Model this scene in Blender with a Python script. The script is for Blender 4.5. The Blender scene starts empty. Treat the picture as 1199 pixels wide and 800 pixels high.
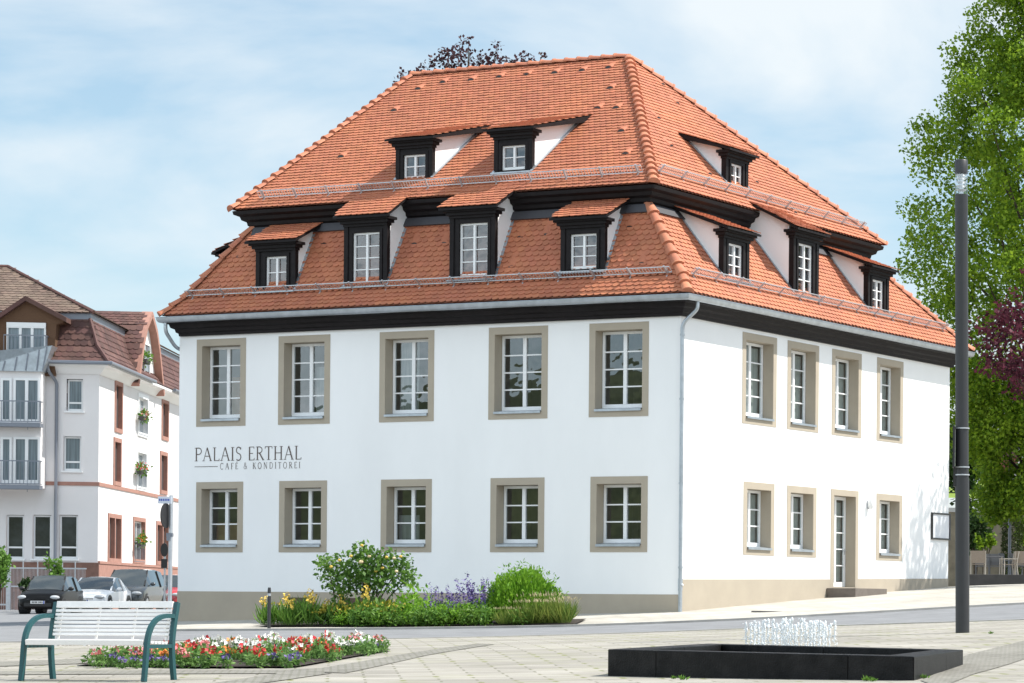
import bpy, bmesh, math, random
import numpy as np
from mathutils import Vector, Matrix
random.seed(7); rng = np.random.default_rng(7)
R = math.radians
scn = bpy.context.scene
col = scn.collection

# ---------------------------------------------------------------- camera, light
CAM = (35.68802, -58.60691, 0.23315); YAW, ROLL = 0.418834, 0.0082783
FPX, PX, PY = 3193.578, 1206.1335, 709.8382
RIGHT = Vector((math.cos(YAW), math.sin(YAW), 0)); FWD = Vector((-math.sin(YAW), math.cos(YAW), 0)); UP = Vector((0, 0, 1))
r_ = RIGHT * math.cos(ROLL) + UP * math.sin(ROLL); u_ = UP * math.cos(ROLL) - RIGHT * math.sin(ROLL)
cam = bpy.data.cameras.new('camera'); camo = bpy.data.objects.new('camera', cam); col.objects.link(camo)
M = Matrix((( r_.x, u_.x, -FWD.x, CAM[0]), (r_.y, u_.y, -FWD.y, CAM[1]), (r_.z, u_.z, -FWD.z, CAM[2]), (0, 0, 0, 1)))
camo.matrix_world = M
cam.sensor_width = 36; cam.sensor_fit = 'HORIZONTAL'; cam.lens = FPX / 1199 * 36
cam.shift_x = -(PX - 599.5) / 1199; cam.shift_y = (PY - 400) / 1199
cam.clip_start = 0.5; cam.clip_end = 6000
scn.camera = camo
scn.render.resolution_x = 1024; scn.render.resolution_y = 683
scn.view_settings.view_transform = 'Standard'; scn.view_settings.look = 'None'
scn.view_settings.exposure = 0.75; scn.view_settings.gamma = 1; scn.view_settings.use_curve_mapping = False
SUN_EL, SUN_AZ = R(55), R(34)            # azimuth counted from +X towards +Y
sd = Vector((math.cos(SUN_EL) * math.cos(SUN_AZ), math.cos(SUN_EL) * math.sin(SUN_AZ), math.sin(SUN_EL)))
sl = bpy.data.lights.new('sun', 'SUN'); sl.energy = 4.2; sl.angle = R(0.5); sl.color = (1, .95, .87)
so = bpy.data.objects.new('sun', sl); col.objects.link(so); so.rotation_euler = (-sd).to_track_quat('-Z', 'Y').to_euler()

world = bpy.data.worlds.new('World'); scn.world = world; world.use_nodes = True
nt = world.node_tree; nt.nodes.clear()
def N(t, k, **kw):
    n = t.nodes.new(k)
    for a, b in kw.items():
        if a in n.inputs: n.inputs[a].default_value = b
        else: setattr(n, a, b)
    return n
sky = N(nt, 'ShaderNodeTexSky', sky_type='NISHITA', sun_disc=False, sun_elevation=SUN_EL, sun_rotation=R(90) - SUN_AZ,
        altitude=200, air_density=1.0, dust_density=0.6, ozone_density=2.0)
geo = N(nt, 'ShaderNodeNewGeometry'); 
tc = N(nt, 'ShaderNodeTexCoord')
mp = N(nt, 'ShaderNodeMapping'); mp.inputs['Scale'].default_value = (3.2, 3.2, 10.0); mp.inputs['Rotation'].default_value = (R(16), R(-12), 0)
mp.inputs['Location'].default_value = (0.35, 0.2, 0.62)
nt.links.new(tc.outputs['Generated'], mp.inputs['Vector'])
nz = N(nt, 'ShaderNodeTexNoise', Scale=1.15, Detail=8.0, Roughness=0.52, Distortion=0.5); nt.links.new(mp.outputs[0], nz.inputs['Vector'])
rp = N(nt, 'ShaderNodeValToRGB'); rp.color_ramp.elements[0].position = 0.42; rp.color_ramp.elements[1].position = 0.62
rp.color_ramp.elements[0].color = (0.25, 0.25, 0.25, 1); rp.color_ramp.elements[1].color = (1, 1, 1, 1)
nt.links.new(nz.outputs['Fac'], rp.inputs['Fac'])
mx = N(nt, 'ShaderNodeMix', data_type='RGBA')
CLOUD = (5.2, 5.65, 5.95, 1)
mx.inputs['B'].default_value = CLOUD
for i_ in mx.inputs:
    if i_.name == 'B' and i_.type == 'RGBA': i_.default_value = CLOUD
ra = [i_ for i_ in mx.inputs if i_.name == 'A' and i_.type == 'RGBA'][0]; rf = [i_ for i_ in mx.inputs if i_.name == 'Factor'][0]
mo = [o for o in mx.outputs if o.type == 'RGBA'][0]
hs = N(nt, 'ShaderNodeHueSaturation', Saturation=1.12, Value=.92, Hue=.485)
nt.links.new(sky.outputs[0], hs.inputs['Color'])
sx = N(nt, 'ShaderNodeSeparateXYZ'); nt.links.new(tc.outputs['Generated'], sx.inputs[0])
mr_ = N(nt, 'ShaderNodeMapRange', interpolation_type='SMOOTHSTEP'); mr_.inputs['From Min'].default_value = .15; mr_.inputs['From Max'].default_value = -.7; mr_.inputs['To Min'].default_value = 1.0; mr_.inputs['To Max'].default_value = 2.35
nt.links.new(sx.outputs['Y'], mr_.inputs['Value'])  # unseen clouds behind the viewer brightened to lift the shaded front wall
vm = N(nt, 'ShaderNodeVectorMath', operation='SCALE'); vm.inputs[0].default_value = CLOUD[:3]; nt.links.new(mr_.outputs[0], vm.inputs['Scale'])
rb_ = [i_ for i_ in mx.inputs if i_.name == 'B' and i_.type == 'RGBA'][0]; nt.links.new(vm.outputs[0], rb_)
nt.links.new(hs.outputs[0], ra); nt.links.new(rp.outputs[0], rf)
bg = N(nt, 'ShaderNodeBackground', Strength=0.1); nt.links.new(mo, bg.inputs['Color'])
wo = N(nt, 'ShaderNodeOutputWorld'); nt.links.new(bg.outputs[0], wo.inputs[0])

# ---------------------------------------------------------------- helpers
def ray(u, v):
    a = (u - PX) / FPX; b = -(v - PY) / FPX
    return Vector(CAM), FWD + r_ * a + u_ * b
def on_y(u, v, y):
    o, d = ray(u, v); return o + d * ((y - o.y) / d.y)
def on_x(u, v, x):
    o, d = ray(u, v); return o + d * ((x - o.x) / d.x)
def atd(u, v, d_):
    o, d = ray(u, v); return o + d * d_
# ground height: a smooth surface through surveyed points
gp = [tuple(atd(*q)) for q in [(25, 798, 29.7), (206, 794, 30.6), (45, 752, 51), (480, 748, 53), (640, 745, 54), (1199, 727, 54),
      (203, 740, 61), (480, 737, 61), (660, 735, 61), (870, 727, 62), (1199, 708.5, 64), (712, 792.4, 31.2), (1070, 797, 28.4),
      (1128, 779, 33), (1127, 741, 45), (50, 720.5, 100), (150, 715, 115), (0, 714, 126), (1160, 686, 95), (1199, 684, 97)]]
gp += [(-16, 0, -.385), (-8, 0, -.19), (0, 0, .008), (0, 8, .42), (0, 15.5, .78), (-40, 70, -.2), (20, 70, 1.6), (45, 30, 1.2), (60, -10, .7),
       (0, -75, -.9), (40, -85, -.75), (-60, -30, -.8), (-75, 20, -.5), (-60, 55, -.35)]
gp = np.array(gp)
def _k(d): return d ** 2 * np.log(d + 1e-9) 
_n = len(gp); _A = np.zeros((_n + 3, _n + 3))
_D = np.hypot(gp[:, None, 0] - gp[None, :, 0], gp[:, None, 1] - gp[None, :, 1])
_A[:_n, :_n] = _k(_D) + np.eye(_n) * 2.0
_A[:_n, _n] = 1; _A[:_n, _n + 1] = gp[:, 0]; _A[:_n, _n + 2] = gp[:, 1]; _A[_n:, :_n] = _A[:_n, _n:].T
_w = np.linalg.solve(_A, np.concatenate([gp[:, 2], np.zeros(3)]))
def gz(x, y):
    d = np.hypot(gp[:, 0] - x, gp[:, 1] - y)
    return float(np.clip(_k(d) @ _w[:_n] + _w[_n] + _w[_n + 1] * x + _w[_n + 2] * y, -2.0, 2.2))
def at(u, v, dmin=20, dmax=160):
    o, d = ray(u, v); t = dmin
    while t < dmax:
        p = o + d * t
        if p.z <= gz(p.x, p.y): return Vector((p.x, p.y, gz(p.x, p.y)))
        t += 0.1
    p = o + d * dmax; return Vector((p.x, p.y, gz(p.x, p.y)))

class MB:
    def __init__(s): s.v = []; s.f = []
    def add(s, vs, fs):
        n = len(s.v); s.v += [tuple(x) for x in vs]; s.f += [tuple(i + n for i in f) for f in fs]; return s
    def box(s, a, b, T=None):
        (x0, y0, z0), (x1, y1, z1) = a, b
        vs = [(x0, y0, z0), (x1, y0, z0), (x1, y1, z0), (x0, y1, z0), (x0, y0, z1), (x1, y0, z1), (x1, y1, z1), (x0, y1, z1)]
        if T: vs = [T(*p) for p in vs]
        return s.add(vs, [(0, 3, 2, 1), (4, 5, 6, 7), (0, 1, 5, 4), (1, 2, 6, 5), (2, 3, 7, 6), (3, 0, 4, 7)])
    def prism(s, poly, ext):      # poly: 3d points (planar), ext: vector
        n = len(poly); e = Vector(ext); p = [Vector(q) for q in poly]
        return s.add(p + [q + e for q in p], [tuple(range(n))[::-1], tuple(range(n, 2 * n))] + [(i, (i + 1) % n, (i + 1) % n + n, i + n) for i in range(n)])
    def tube(s, pts, r, n=8, cap=True):
        pts = [Vector(p) for p in pts]; rs = r if isinstance(r, (list, tuple)) else [r] * len(pts)
        rings = []; prev = None
        for i, p in enumerate(pts):
            t = (pts[min(i + 1, len(pts) - 1)] - pts[max(i - 1, 0)])
            if t.length < 1e-9: t = Vector((0, 0, 1))
            t.normalize()
            if prev is None: a = t.orthogonal().normalized()
            else:
                a = prev - t * prev.dot(t)
                a = a.normalized() if a.length > 1e-6 else t.orthogonal().normalized()
            prev = a; b = t.cross(a)
            rings.append([p + (a * math.cos(2 * math.pi * k / n) + b * math.sin(2 * math.pi * k / n)) * rs[i] for k in range(n)])
        vs = [q for rg in rings for q in rg]; fs = []
        for i in range(len(pts) - 1):
            for k in range(n): fs.append((i * n + k, i * n + (k + 1) % n, (i + 1) * n + (k + 1) % n, (i + 1) * n + k))
        if cap: fs += [tuple(range(n))[::-1], tuple(range((len(pts) - 1) * n, len(pts) * n))]
        return s.add(vs, fs)
    def bar(s, p, q, w, h):       # rectangular bar between two points, w horizontal
        p, q = Vector(p), Vector(q); t = (q - p).normalized()
        a = t.cross(Vector((0, 0, 1)))
        a = a.normalized() if a.length > 1e-4 else Vector((1, 0, 0)); b = a.cross(t)
        c = [a * (sx * w / 2) + b * (sz * h / 2) for sx, sz in ((-1, -1), (1, -1), (1, 1), (-1, 1))]
        return s.add([p + x for x in c] + [q + x for x in c], [(0, 1, 2, 3), (7, 6, 5, 4), (0, 4, 5, 1), (1, 5, 6, 2), (2, 6, 7, 3), (3, 7, 4, 0)])
    def ball(s, c, r, n=6, sz=1.0):
        vs = []; fs = []; m = n
        for i in range(m + 1):
            th = math.pi * i / m
            for k in range(n):
                ph = 2 * math.pi * k / n
                vs.append((c[0] + r * math.sin(th) * math.cos(ph), c[1] + r * math.sin(th) * math.sin(ph), c[2] + r * sz * math.cos(th)))
        for i in range(m):
            for k in range(n): fs.append((i * n + k, (i + 1) * n + k, (i + 1) * n + (k + 1) % n, i * n + (k + 1) % n))
        return s.add(vs, fs)
    def rings(s, rings_, closed=True, cap=False):
        n = len(rings_[0]); vs = [q for rg in rings_ for q in rg]; fs = []
        for i in range(len(rings_) - 1):
            for k in range(n if closed else n - 1): fs.append((i * n + k, i * n + (k + 1) % n, (i + 1) * n + (k + 1) % n, (i + 1) * n + k))
        if cap: fs += [tuple(range(n))[::-1], tuple(range((len(rings_) - 1) * n, len(rings_) * n))]
        return s.add(vs, fs)
    def build(s, name, mat, parent=None, smooth=False, recalc=True, bevel=0, loc=None):
        me = bpy.data.meshes.new(name)
        off = Vector(loc) if loc is not None else Vector((0, 0, 0))
        vs = [(x - off.x, y - off.y, z - off.z) for x, y, z in s.v] if loc is not None else s.v
        me.from_pydata(vs, [], s.f)
        if recalc or bevel:
            bm = bmesh.new(); bm.from_mesh(me)
            if recalc:
                bmesh.ops.remove_doubles(bm, verts=bm.verts, dist=1e-5) if smooth else None
                bmesh.ops.recalc_face_normals(bm, faces=bm.faces)
            if bevel:
                bmesh.ops.bevel(bm, geom=[e for e in bm.edges if len(e.link_faces) == 2 and e.calc_face_angle(0) > .6], offset=bevel, segments=2, affect='EDGES', profile=.6)
            bm.to_mesh(me); bm.free()
        if smooth:
            me.polygons.foreach_set('use_smooth', [True] * len(me.polygons))
            if smooth != 'all':
                try: me.set_sharp_from_angle(angle=R(40))
                except Exception: pass
        for m in (mat if isinstance(mat, list) else [mat]): me.materials.append(m)
        o = bpy.data.objects.new(name, me); col.objects.link(o)
        if loc is not None: o.location = off
        if parent: o.parent = parent
        return o
def tag(o, label=None, cat=None, group=None, kind=None):
    if label: o['label'] = label
    if cat: o['category'] = cat
    if group: o['group'] = group
    if kind: o['kind'] = kind
    return o
def thing(name, loc, label, cat, group=None, rz=0):
    o = bpy.data.objects.new(name, None); col.objects.link(o); o.location = loc; o.rotation_euler.z = rz
    o.empty_display_size = .2
    return tag(o, label, cat, group)
def copy_tree(o, parent=None):
    c = o.copy(); col.objects.link(c)
    if parent: c.parent = parent
    for ch in o.children: copy_tree(ch, c)
    return c

# ---------------------------------------------------------------- materials
def mat(name, c, rough=.7, metal=0, var=0, vscale=3, bump=0, bscale=60, spec=.5, island=0, c2=None, coat=0, stretch=None):
    m = bpy.data.materials.new(name); m.use_nodes = True; t = m.node_tree; b = t.nodes['Principled BSDF']
    b.inputs['Roughness'].default_value = rough; b.inputs['Metallic'].default_value = metal; b.inputs['Specular IOR Level'].default_value = spec
    if coat: b.inputs['Coat Weight'].default_value = coat; b.inputs['Coat Roughness'].default_value = .05
    b.inputs['Base Color'].default_value = (*c, 1)
    out = None
    tcn = N(t, 'ShaderNodeTexCoord'); vec = tcn.outputs['Object']
    if stretch:
        mpp = N(t, 'ShaderNodeMapping'); mpp.inputs['Scale'].default_value = stretch; t.links.new(vec, mpp.inputs[0]); vec = mpp.outputs[0]
    if var or c2:
        n = N(t, 'ShaderNodeTexNoise', Scale=vscale, Detail=6.0, Roughness=.6); t.links.new(vec, n.inputs['Vector'])
        r = N(t, 'ShaderNodeValToRGB'); r.color_ramp.elements[0].position = .3; r.color_ramp.elements[1].position = .7
        r.color_ramp.elements[0].color = (*[x * (1 - var) for x in c], 1); r.color_ramp.elements[1].color = (*(c2 if c2 else [min(1, x * (1 + var)) for x in c]), 1)
        t.links.new(n.outputs['Fac'], r.inputs[0]); out = r.outputs[0]
    if island:
        g = N(t, 'ShaderNodeNewGeometry'); h = N(t, 'ShaderNodeHueSaturation')
        if out: t.links.new(out, h.inputs['Color'])
        else: h.inputs['Color'].default_value = (*c, 1)
        mr = N(t, 'ShaderNodeMapRange'); mr.inputs['To Min'].default_value = 1 - island; mr.inputs['To Max'].default_value = 1 + island
        t.links.new(g.outputs['Random Per Island'], mr.inputs['Value']); t.links.new(mr.outputs[0], h.inputs['Value'])
        m2 = N(t, 'ShaderNodeMath', operation='MULTIPLY'); m2.inputs[1].default_value = 7.31; t.links.new(g.outputs['Random Per Island'], m2.inputs[0])
        m3 = N(t, 'ShaderNodeMath', operation='FRACT'); t.links.new(m2.outputs[0], m3.inputs[0])
        mh = N(t, 'ShaderNodeMapRange'); mh.inputs['To Min'].default_value = .5 - island * .03; mh.inputs['To Max'].default_value = .5 + island * .03
        t.links.new(m3.outputs[0], mh.inputs['Value']); t.links.new(mh.outputs[0], h.inputs['Hue']); out = h.outputs[0]
    if out: t.links.new(out, b.inputs['Base Color'])
    if bump:
        n = N(t, 'ShaderNodeTexNoise', Scale=bscale, Detail=5.0, Roughness=.65); t.links.new(vec, n.inputs['Vector'])
        bp = N(t, 'ShaderNodeBump', Strength=bump, Distance=.02); t.links.new(n.outputs['Fac'], bp.inputs['Height']); t.links.new(bp.outputs[0], b.inputs['Normal'])
    return m
def leafmat(name, c, c2, trans=.35, nscale=.6):
    m = bpy.data.materials.new(name); m.use_nodes = True; t = m.node_tree; b = t.nodes['Principled BSDF']; o = t.nodes['Material Output']
    b.inputs['Roughness'].default_value = .55; b.inputs['Specular IOR Level'].default_value = .25
    g = N(t, 'ShaderNodeNewGeometry'); tcn = N(t, 'ShaderNodeTexCoord')
    n = N(t, 'ShaderNodeTexNoise', Scale=nscale, Detail=3.0); t.links.new(tcn.outputs['Object'], n.inputs['Vector'])
    a = N(t, 'ShaderNodeMath', operation='ADD'); t.links.new(g.outputs['Random Per Island'], a.inputs[0]); t.links.new(n.outputs['Fac'], a.inputs[1])
    mr = N(t, 'ShaderNodeMapRange'); mr.inputs['From Min'].default_value = .35; mr.inputs['From Max'].default_value = 1.5; t.links.new(a.outputs[0], mr.inputs['Value'])
    r = N(t, 'ShaderNodeValToRGB'); r.color_ramp.elements[0].color = (*c, 1); r.color_ramp.elements[1].color = (*c2, 1); t.links.new(mr.outputs[0], r.inputs[0])
    tr = N(t, 'ShaderNodeBsdfTranslucent'); mixs = N(t, 'ShaderNodeMixShader'); mixs.inputs[0].default_value = trans
    t.links.new(r.outputs[0], b.inputs['Base Color']); t.links.new(r.outputs[0], tr.inputs['Color'])
    t.links.new(b.outputs[0], mixs.inputs[1]); t.links.new(tr.outputs[0], mixs.inputs[2]); t.links.new(mixs.outputs[0], o.inputs['Surface'])
    return m
def glassmat(name, tint=(.75, .8, .8), wav=.02, ior=1.5, boost=1.0):
    m = bpy.data.materials.new(name); m.use_nodes = True; t = m.node_tree; t.nodes.remove(t.nodes['Principled BSDF']); o = t.nodes['Material Output']
    tr = N(t, 'ShaderNodeBsdfTransparent'); tr.inputs[0].default_value = (*tint, 1)
    gl = N(t, 'ShaderNodeBsdfGlossy', Roughness=.0); gl.inputs['Color'].default_value = (.95, .98, 1, 1)
    lw = N(t, 'ShaderNodeLayerWeight'); pw = N(t, 'ShaderNodeMath', operation='POWER'); pw.inputs[1].default_value = 4.5; t.links.new(lw.outputs['Facing'], pw.inputs[0])
    mu = N(t, 'ShaderNodeMath', operation='MULTIPLY_ADD'); mu.inputs[1].default_value = .9; mu.inputs[2].default_value = .055 * boost; mu.use_clamp = True
    t.links.new(pw.outputs[0], mu.inputs[0])
    tcn = N(t, 'ShaderNodeTexCoord'); n = N(t, 'ShaderNodeTexNoise', Scale=1.7, Detail=2.0); t.links.new(tcn.outputs['Object'], n.inputs['Vector'])
    bp = N(t, 'ShaderNodeBump', Strength=1.0, Distance=wav); t.links.new(n.outputs['Fac'], bp.inputs['Height']); t.links.new(bp.outputs[0], gl.inputs['Normal'])
    mixs = N(t, 'ShaderNodeMixShader'); t.links.new(mu.outputs[0], mixs.inputs[0]); t.links.new(tr.outputs[0], mixs.inputs[1]); t.links.new(gl.outputs[0], mixs.inputs[2])
    t.links.new(mixs.outputs[0], o.inputs['Surface'])
    return m
def pavermat(name, c, joint, sx, sy, rz, var=.18, moss=None):
    m = bpy.data.materials.new(name); m.use_nodes = True; t = m.node_tree; b = t.nodes['Principled BSDF']; b.inputs['Roughness'].default_value = .85
    tcn = N(t, 'ShaderNodeTexCoord'); mpp = N(t, 'ShaderNodeMapping'); mpp.inputs['Rotation'].default_value = (0, 0, rz); t.links.new(tcn.outputs['Object'], mpp.inputs[0])
    bt = N(t, 'ShaderNodeTexBrick'); bt.inputs['Scale'].default_value = 1; bt.inputs['Brick Width'].default_value = sx; bt.inputs['Row Height'].default_value = sy
    bt.inputs['Mortar Size'].default_value = .018; bt.inputs['Mortar Smooth'].default_value = .3; bt.inputs['Bias'].default_value = 0
    bt.inputs['Color1'].default_value = (*[x * (1 - var) for x in c], 1); bt.inputs['Color2'].default_value = (*[min(1, x * (1 + var)) for x in c], 1); bt.inputs['Mortar'].default_value = (*joint, 1)
    t.links.new(mpp.outputs[0], bt.inputs['Vector'])
    n = N(t, 'ShaderNodeTexNoise', Scale=.55, Detail=7.0, Roughness=.65); t.links.new(tcn.outputs['Object'], n.inputs['Vector'])
    r = N(t, 'ShaderNodeValToRGB'); r.color_ramp.elements[0].position = .3; r.color_ramp.elements[1].position = .75
    r.color_ramp.elements[0].color = (.72, .70, .66, 1); r.color_ramp.elements[1].color = (1.08, 1.06, 1.02, 1); t.links.new(n.outputs['Fac'], r.inputs[0])
    mxx = N(t, 'ShaderNodeMixRGB', blend_type='MULTIPLY'); mxx.inputs[0].default_value = 1
    t.links.new(bt.outputs['Color'], mxx.inputs[1]); t.links.new(r.outputs[0], mxx.inputs[2]); out = mxx.outputs[0]
    if moss:
        n2 = N(t, 'ShaderNodeTexNoise', Scale=.9, Detail=5.0); t.links.new(mpp.outputs[0], n2.inputs['Vector'])
        r2 = N(t, 'ShaderNodeValToRGB'); r2.color_ramp.elements[0].position = .5; r2.color_ramp.elements[1].position = .62; t.links.new(n2.outputs['Fac'], r2.inputs[0])
        # moss grows in the joints only
        bt2 = N(t, 'ShaderNodeTexBrick'); bt2.inputs['Scale'].default_value = 1; bt2.inputs['Brick Width'].default_value = sx; bt2.inputs['Row Height'].default_value = sy
        bt2.inputs['Mortar Size'].default_value = .05; bt2.inputs['Mortar Smooth'].default_value = .6; t.links.new(mpp.outputs[0], bt2.inputs['Vector'])
        mu = N(t, 'ShaderNodeMath', operation='MULTIPLY'); t.links.new(r2.outputs[0], mu.inputs[0]); t.links.new(bt2.outputs['Fac'], mu.inputs[1])
        m4 = N(t, 'ShaderNodeMixRGB'); t.links.new(mu.outputs[0], m4.inputs[0]); t.links.new(out, m4.inputs[1]); m4.inputs[2].default_value = (*moss, 1); out = m4.outputs[0]
    t.links.new(out, b.inputs['Base Color'])
    n3 = N(t, 'ShaderNodeTexNoise', Scale=25, Detail=4.0); t.links.new(tcn.outputs['Object'], n3.inputs['Vector'])
    bp = N(t, 'ShaderNodeBump', Strength=.3, Distance=.02); t.links.new(n3.outputs['Fac'], bp.inputs['Height']); t.links.new(bp.outputs[0], b.inputs['Normal'])
    return m
PAV_ROT = -YAW - .25
m_plaza = pavermat('plaza_pavers', (.33, .318, .295), (.19, .185, .15), .8, .4, PAV_ROT, .14, (.17, .18, .07))
m_pave = pavermat('pavement_slabs', (.47, .455, .425), (.30, .29, .26), .6, .4, 0, .08)
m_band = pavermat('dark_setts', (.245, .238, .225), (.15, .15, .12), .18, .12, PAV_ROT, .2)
m_asph = mat('asphalt', (.19, .195, .205), .9, var=.15, vscale=1.3, bump=.4, bscale=40)
m_kerb = mat('kerb_stone', (.34, .33, .31), .85, var=.2, vscale=2, bump=.3)
m_white = mat('road_paint', (.7, .7, .7), .8, var=.15, vscale=4)
m_soil = mat('soil', (.035, .026, .02), .95, var=.4, vscale=12, bump=1, bscale=30)
m_plaster = mat('white_plaster', (.85, .855, .86), .9, var=.035, vscale=.5, stretch=(1, 1, .45), bump=.25, bscale=90)
m_tan = mat('tan_paint', (.395, .345, .275), .85, var=.05, vscale=1.5, bump=.2, bscale=70)
m_wood = mat('black_timber', (.010, .008, .009), .6, var=.35, vscale=6, bump=.2, bscale=40, spec=.2)
m_frame = mat('white_window_paint', (.80, .81, .82), .35)
m_zinc = mat('zinc', (.42, .46, .50), .38, metal=.75, var=.15, vscale=4)
m_steel = mat('galvanised_steel', (.50, .52, .55), .4, metal=.6, var=.1, vscale=8)
m_tile = mat('clay_tile', (.418, .144, .081), .75, var=.09, vscale=.7, island=.10, c2=(.465, .165, .08), bump=.2, bscale=60)
m_cap = mat('ridge_tile', (.45, .165, .09), .7, var=.15, vscale=5, island=.12, bump=.2)
m_under = mat('roof_boarding', (.20, .07, .04), .9)
m_glass = glassmat('window_glass', (.62, .68, .68), .0035, 1.5, 2.6)
m_sglass = glassmat('dormer_glass', (.5, .55, .6), .006, 1.6, 2.2)
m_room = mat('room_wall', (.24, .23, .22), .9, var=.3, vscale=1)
m_brownblind = mat('brown_panel', (.38, .2, .1), .8)
m_letter = mat('brown_lettering', (.085, .06, .05), .6)
m_black = mat('black_metal', (.012, .012, .013), .35)
m_anth = mat('anthracite_metal', (.026, .027, .030), .45, var=.08, vscale=5)
m_bark = mat('bark', (.07, .055, .04), .95, var=.4, vscale=6, bump=1, bscale=18)

# ---------------------------------------------------------------- ground
def sheet(name, far, near, m, lift, nu=60, nv=8, kind='structure'):
    """strip between two polylines given on the ground, hugging it"""
    def samp(pl, t):
        L = [0]
        for i in range(1, len(pl)): L.append(L[-1] + (Vector(pl[i][:2]) - Vector(pl[i - 1][:2])).length)
        s = t * L[-1]
        for i in range(1, len(pl)):
            if s <= L[i] or i == len(pl) - 1:
                k = (s - L[i - 1]) / max(L[i] - L[i - 1], 1e-6); return Vector(pl[i - 1][:2]).lerp(Vector(pl[i][:2]), k)
    mb = MB(); vs = []; fs = []
    for i in range(nu + 1):
        a, b = samp(far, i / nu), samp(near, i / nu)
        for j in range(nv + 1):
            p = a.lerp(b, j / nv); vs.append((p.x, p.y, gz(p.x, p.y) + lift))
    for i in range(nu):
        for j in range(nv): fs.append((i * (nv + 1) + j, (i + 1) * (nv + 1) + j, (i + 1) * (nv + 1) + j + 1, i * (nv + 1) + j + 1))
    mb.add(vs, fs); o = mb.build(name, m); 
    me = o.data
    if sum(p.normal.z for p in me.polygons) < 0: me.flip_normals()
    if kind: o['kind'] = kind
    return o
mb = MB(); xs = np.concatenate([[-2500, -900, -400, -200, -130], np.arange(-90, 91, 1.5), [130, 200, 400, 900, 2500]])
ys = np.concatenate([[-2500, -900, -400, -200, -130], np.arange(-90, 101, 1.5), [140, 200, 400, 900, 2500]])
vs = []; fs = []
for x in xs:
    for y in ys:
        vs.append((x, y, gz(max(-90, min(90, x)), max(-90, min(100, y)))))
ny = len(ys)
for i in range(len(xs) - 1):
    for j in range(ny - 1): fs.append((i * ny + j, (i + 1) * ny + j, (i + 1) * ny + j + 1, i * ny + j + 1))
mb.add(vs, fs); g = mb.build('ground', m_plaza, smooth='all', recalc=False); g['kind'] = 'structure'
def P(*uv): return [at(*q) for q in uv]
def ext(p, q, d):       # extend a polyline end q away from p
    p, q = Vector(p), Vector(q); return q + (q - p).normalized() * d
far = P((203, 740), (420, 738.5), (660, 735), (870, 727), (1020, 719), (1199, 708.5)); near = P((45, 752), (300, 750), (480, 748), (640, 744.5), (870, 736.5), (1199, 726))
far = [ext(far[1], far[0], 50)] + far + [ext(far[-2], far[-1], 40)]; near = [ext(near[1], near[0], 42)] + near + [ext(near[-2], near[-1], 40)]
ROAD_FAR, ROAD_NEAR = far, near
sheet('road', far, near, m_asph, .012, 90, 8)
sl_ = P((200, 741)) ; 
sheet('side_street', [atd(-140, 712, 165), atd(203, 706, 165)], [ext(far[2], far[1], 26), far[1] + Vector((0.3, -.3, 0))], m_asph, .010, 30, 60)
# pavement round the house
wl = [Vector((-16.6, 0.2, 0)), Vector((0, 0.3, 0)), Vector((-.2, 0, 0)), Vector((0, 15.6, 0)), Vector((0, 40, 0))]
sheet('pavement', [Vector((-17.5, .3, 0)), Vector((-8, .3, 0)), Vector((-.3, .3, 0)), Vector((-.3, 8, 0)), Vector((-.3, 16, 0)), Vector((0, 34, 0))], far[1:] , m_pave, .010, 80, 16)
def kerb(name, pl, w, h, m):
    mb = MB(); pl = [Vector((p[0], p[1], 0)) for p in pl]; dense = []
    for a, b in zip(pl[:-1], pl[1:]):
        n = max(1, int((b - a).length / 1.0))
        for i in range(n): dense.append(a.lerp(b, i / n))
    dense.append(pl[-1])
    rg = []
    for i, p in enumerate(dense):
        t = (dense[min(i + 1, len(dense) - 1)] - dense[max(i - 1, 0)]).normalized(); nn = Vector((-t.y, t.x, 0)); q = p + nn * w
        rg.append([(p.x, p.y, gz(p.x, p.y) - .05), (p.x, p.y, gz(p.x, p.y) + h), (q.x, q.y, gz(q.x, q.y) + h), (q.x, q.y, gz(q.x, q.y) - .05)])
    mb.rings(rg, closed=True, cap=True); o = mb.build(name, m); o['kind'] = 'structure'; return o
kerb('kerb', far[1:], .14, .06, m_kerb)
kerb('kerb', near, -.14, .018, m_kerb)
# lane marking at the left of the street
a_ = at(2, 733.5); b_ = at(60, 732.5)
sheet('road_marking', [a_, b_], [a_ + Vector((.0, -.35, 0)), b_ + Vector((0, -.35, 0))], m_white, .020, 10, 1)
# darker paving bands on the plaza, plus a darker patch beside the fountain
for q in ([(-30, 777), (120, 771), (235, 768)], [(-30, 782), (120, 777), (250, 772)]), ([(-20, 787), (330, 785.5), (380, 783)], [(-20, 791), (330, 789.5), (380, 789)]), ([(350, 787), (480, 765.5), (560, 754)], [(405, 789), (500, 768), (580, 755)]), \
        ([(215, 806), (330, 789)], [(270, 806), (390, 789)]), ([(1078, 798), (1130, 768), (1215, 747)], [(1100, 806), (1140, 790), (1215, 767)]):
    sheet('dark_band', P(*q[0]), P(*q[1]), m_band, .008, 24, 3)
pm_ = at(899, 716.5); mb = MB(); mb.tube([(pm_.x, pm_.y, pm_.z - .05), (pm_.x, pm_.y, pm_.z + .022)], .40, 28); o = mb.build('manhole_cover', mat('cast_iron', (.12, .11, .10), .7, var=.2)); tag(o, 'round dark manhole cover in the pale pavement before the side wall', 'manhole cover')
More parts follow.
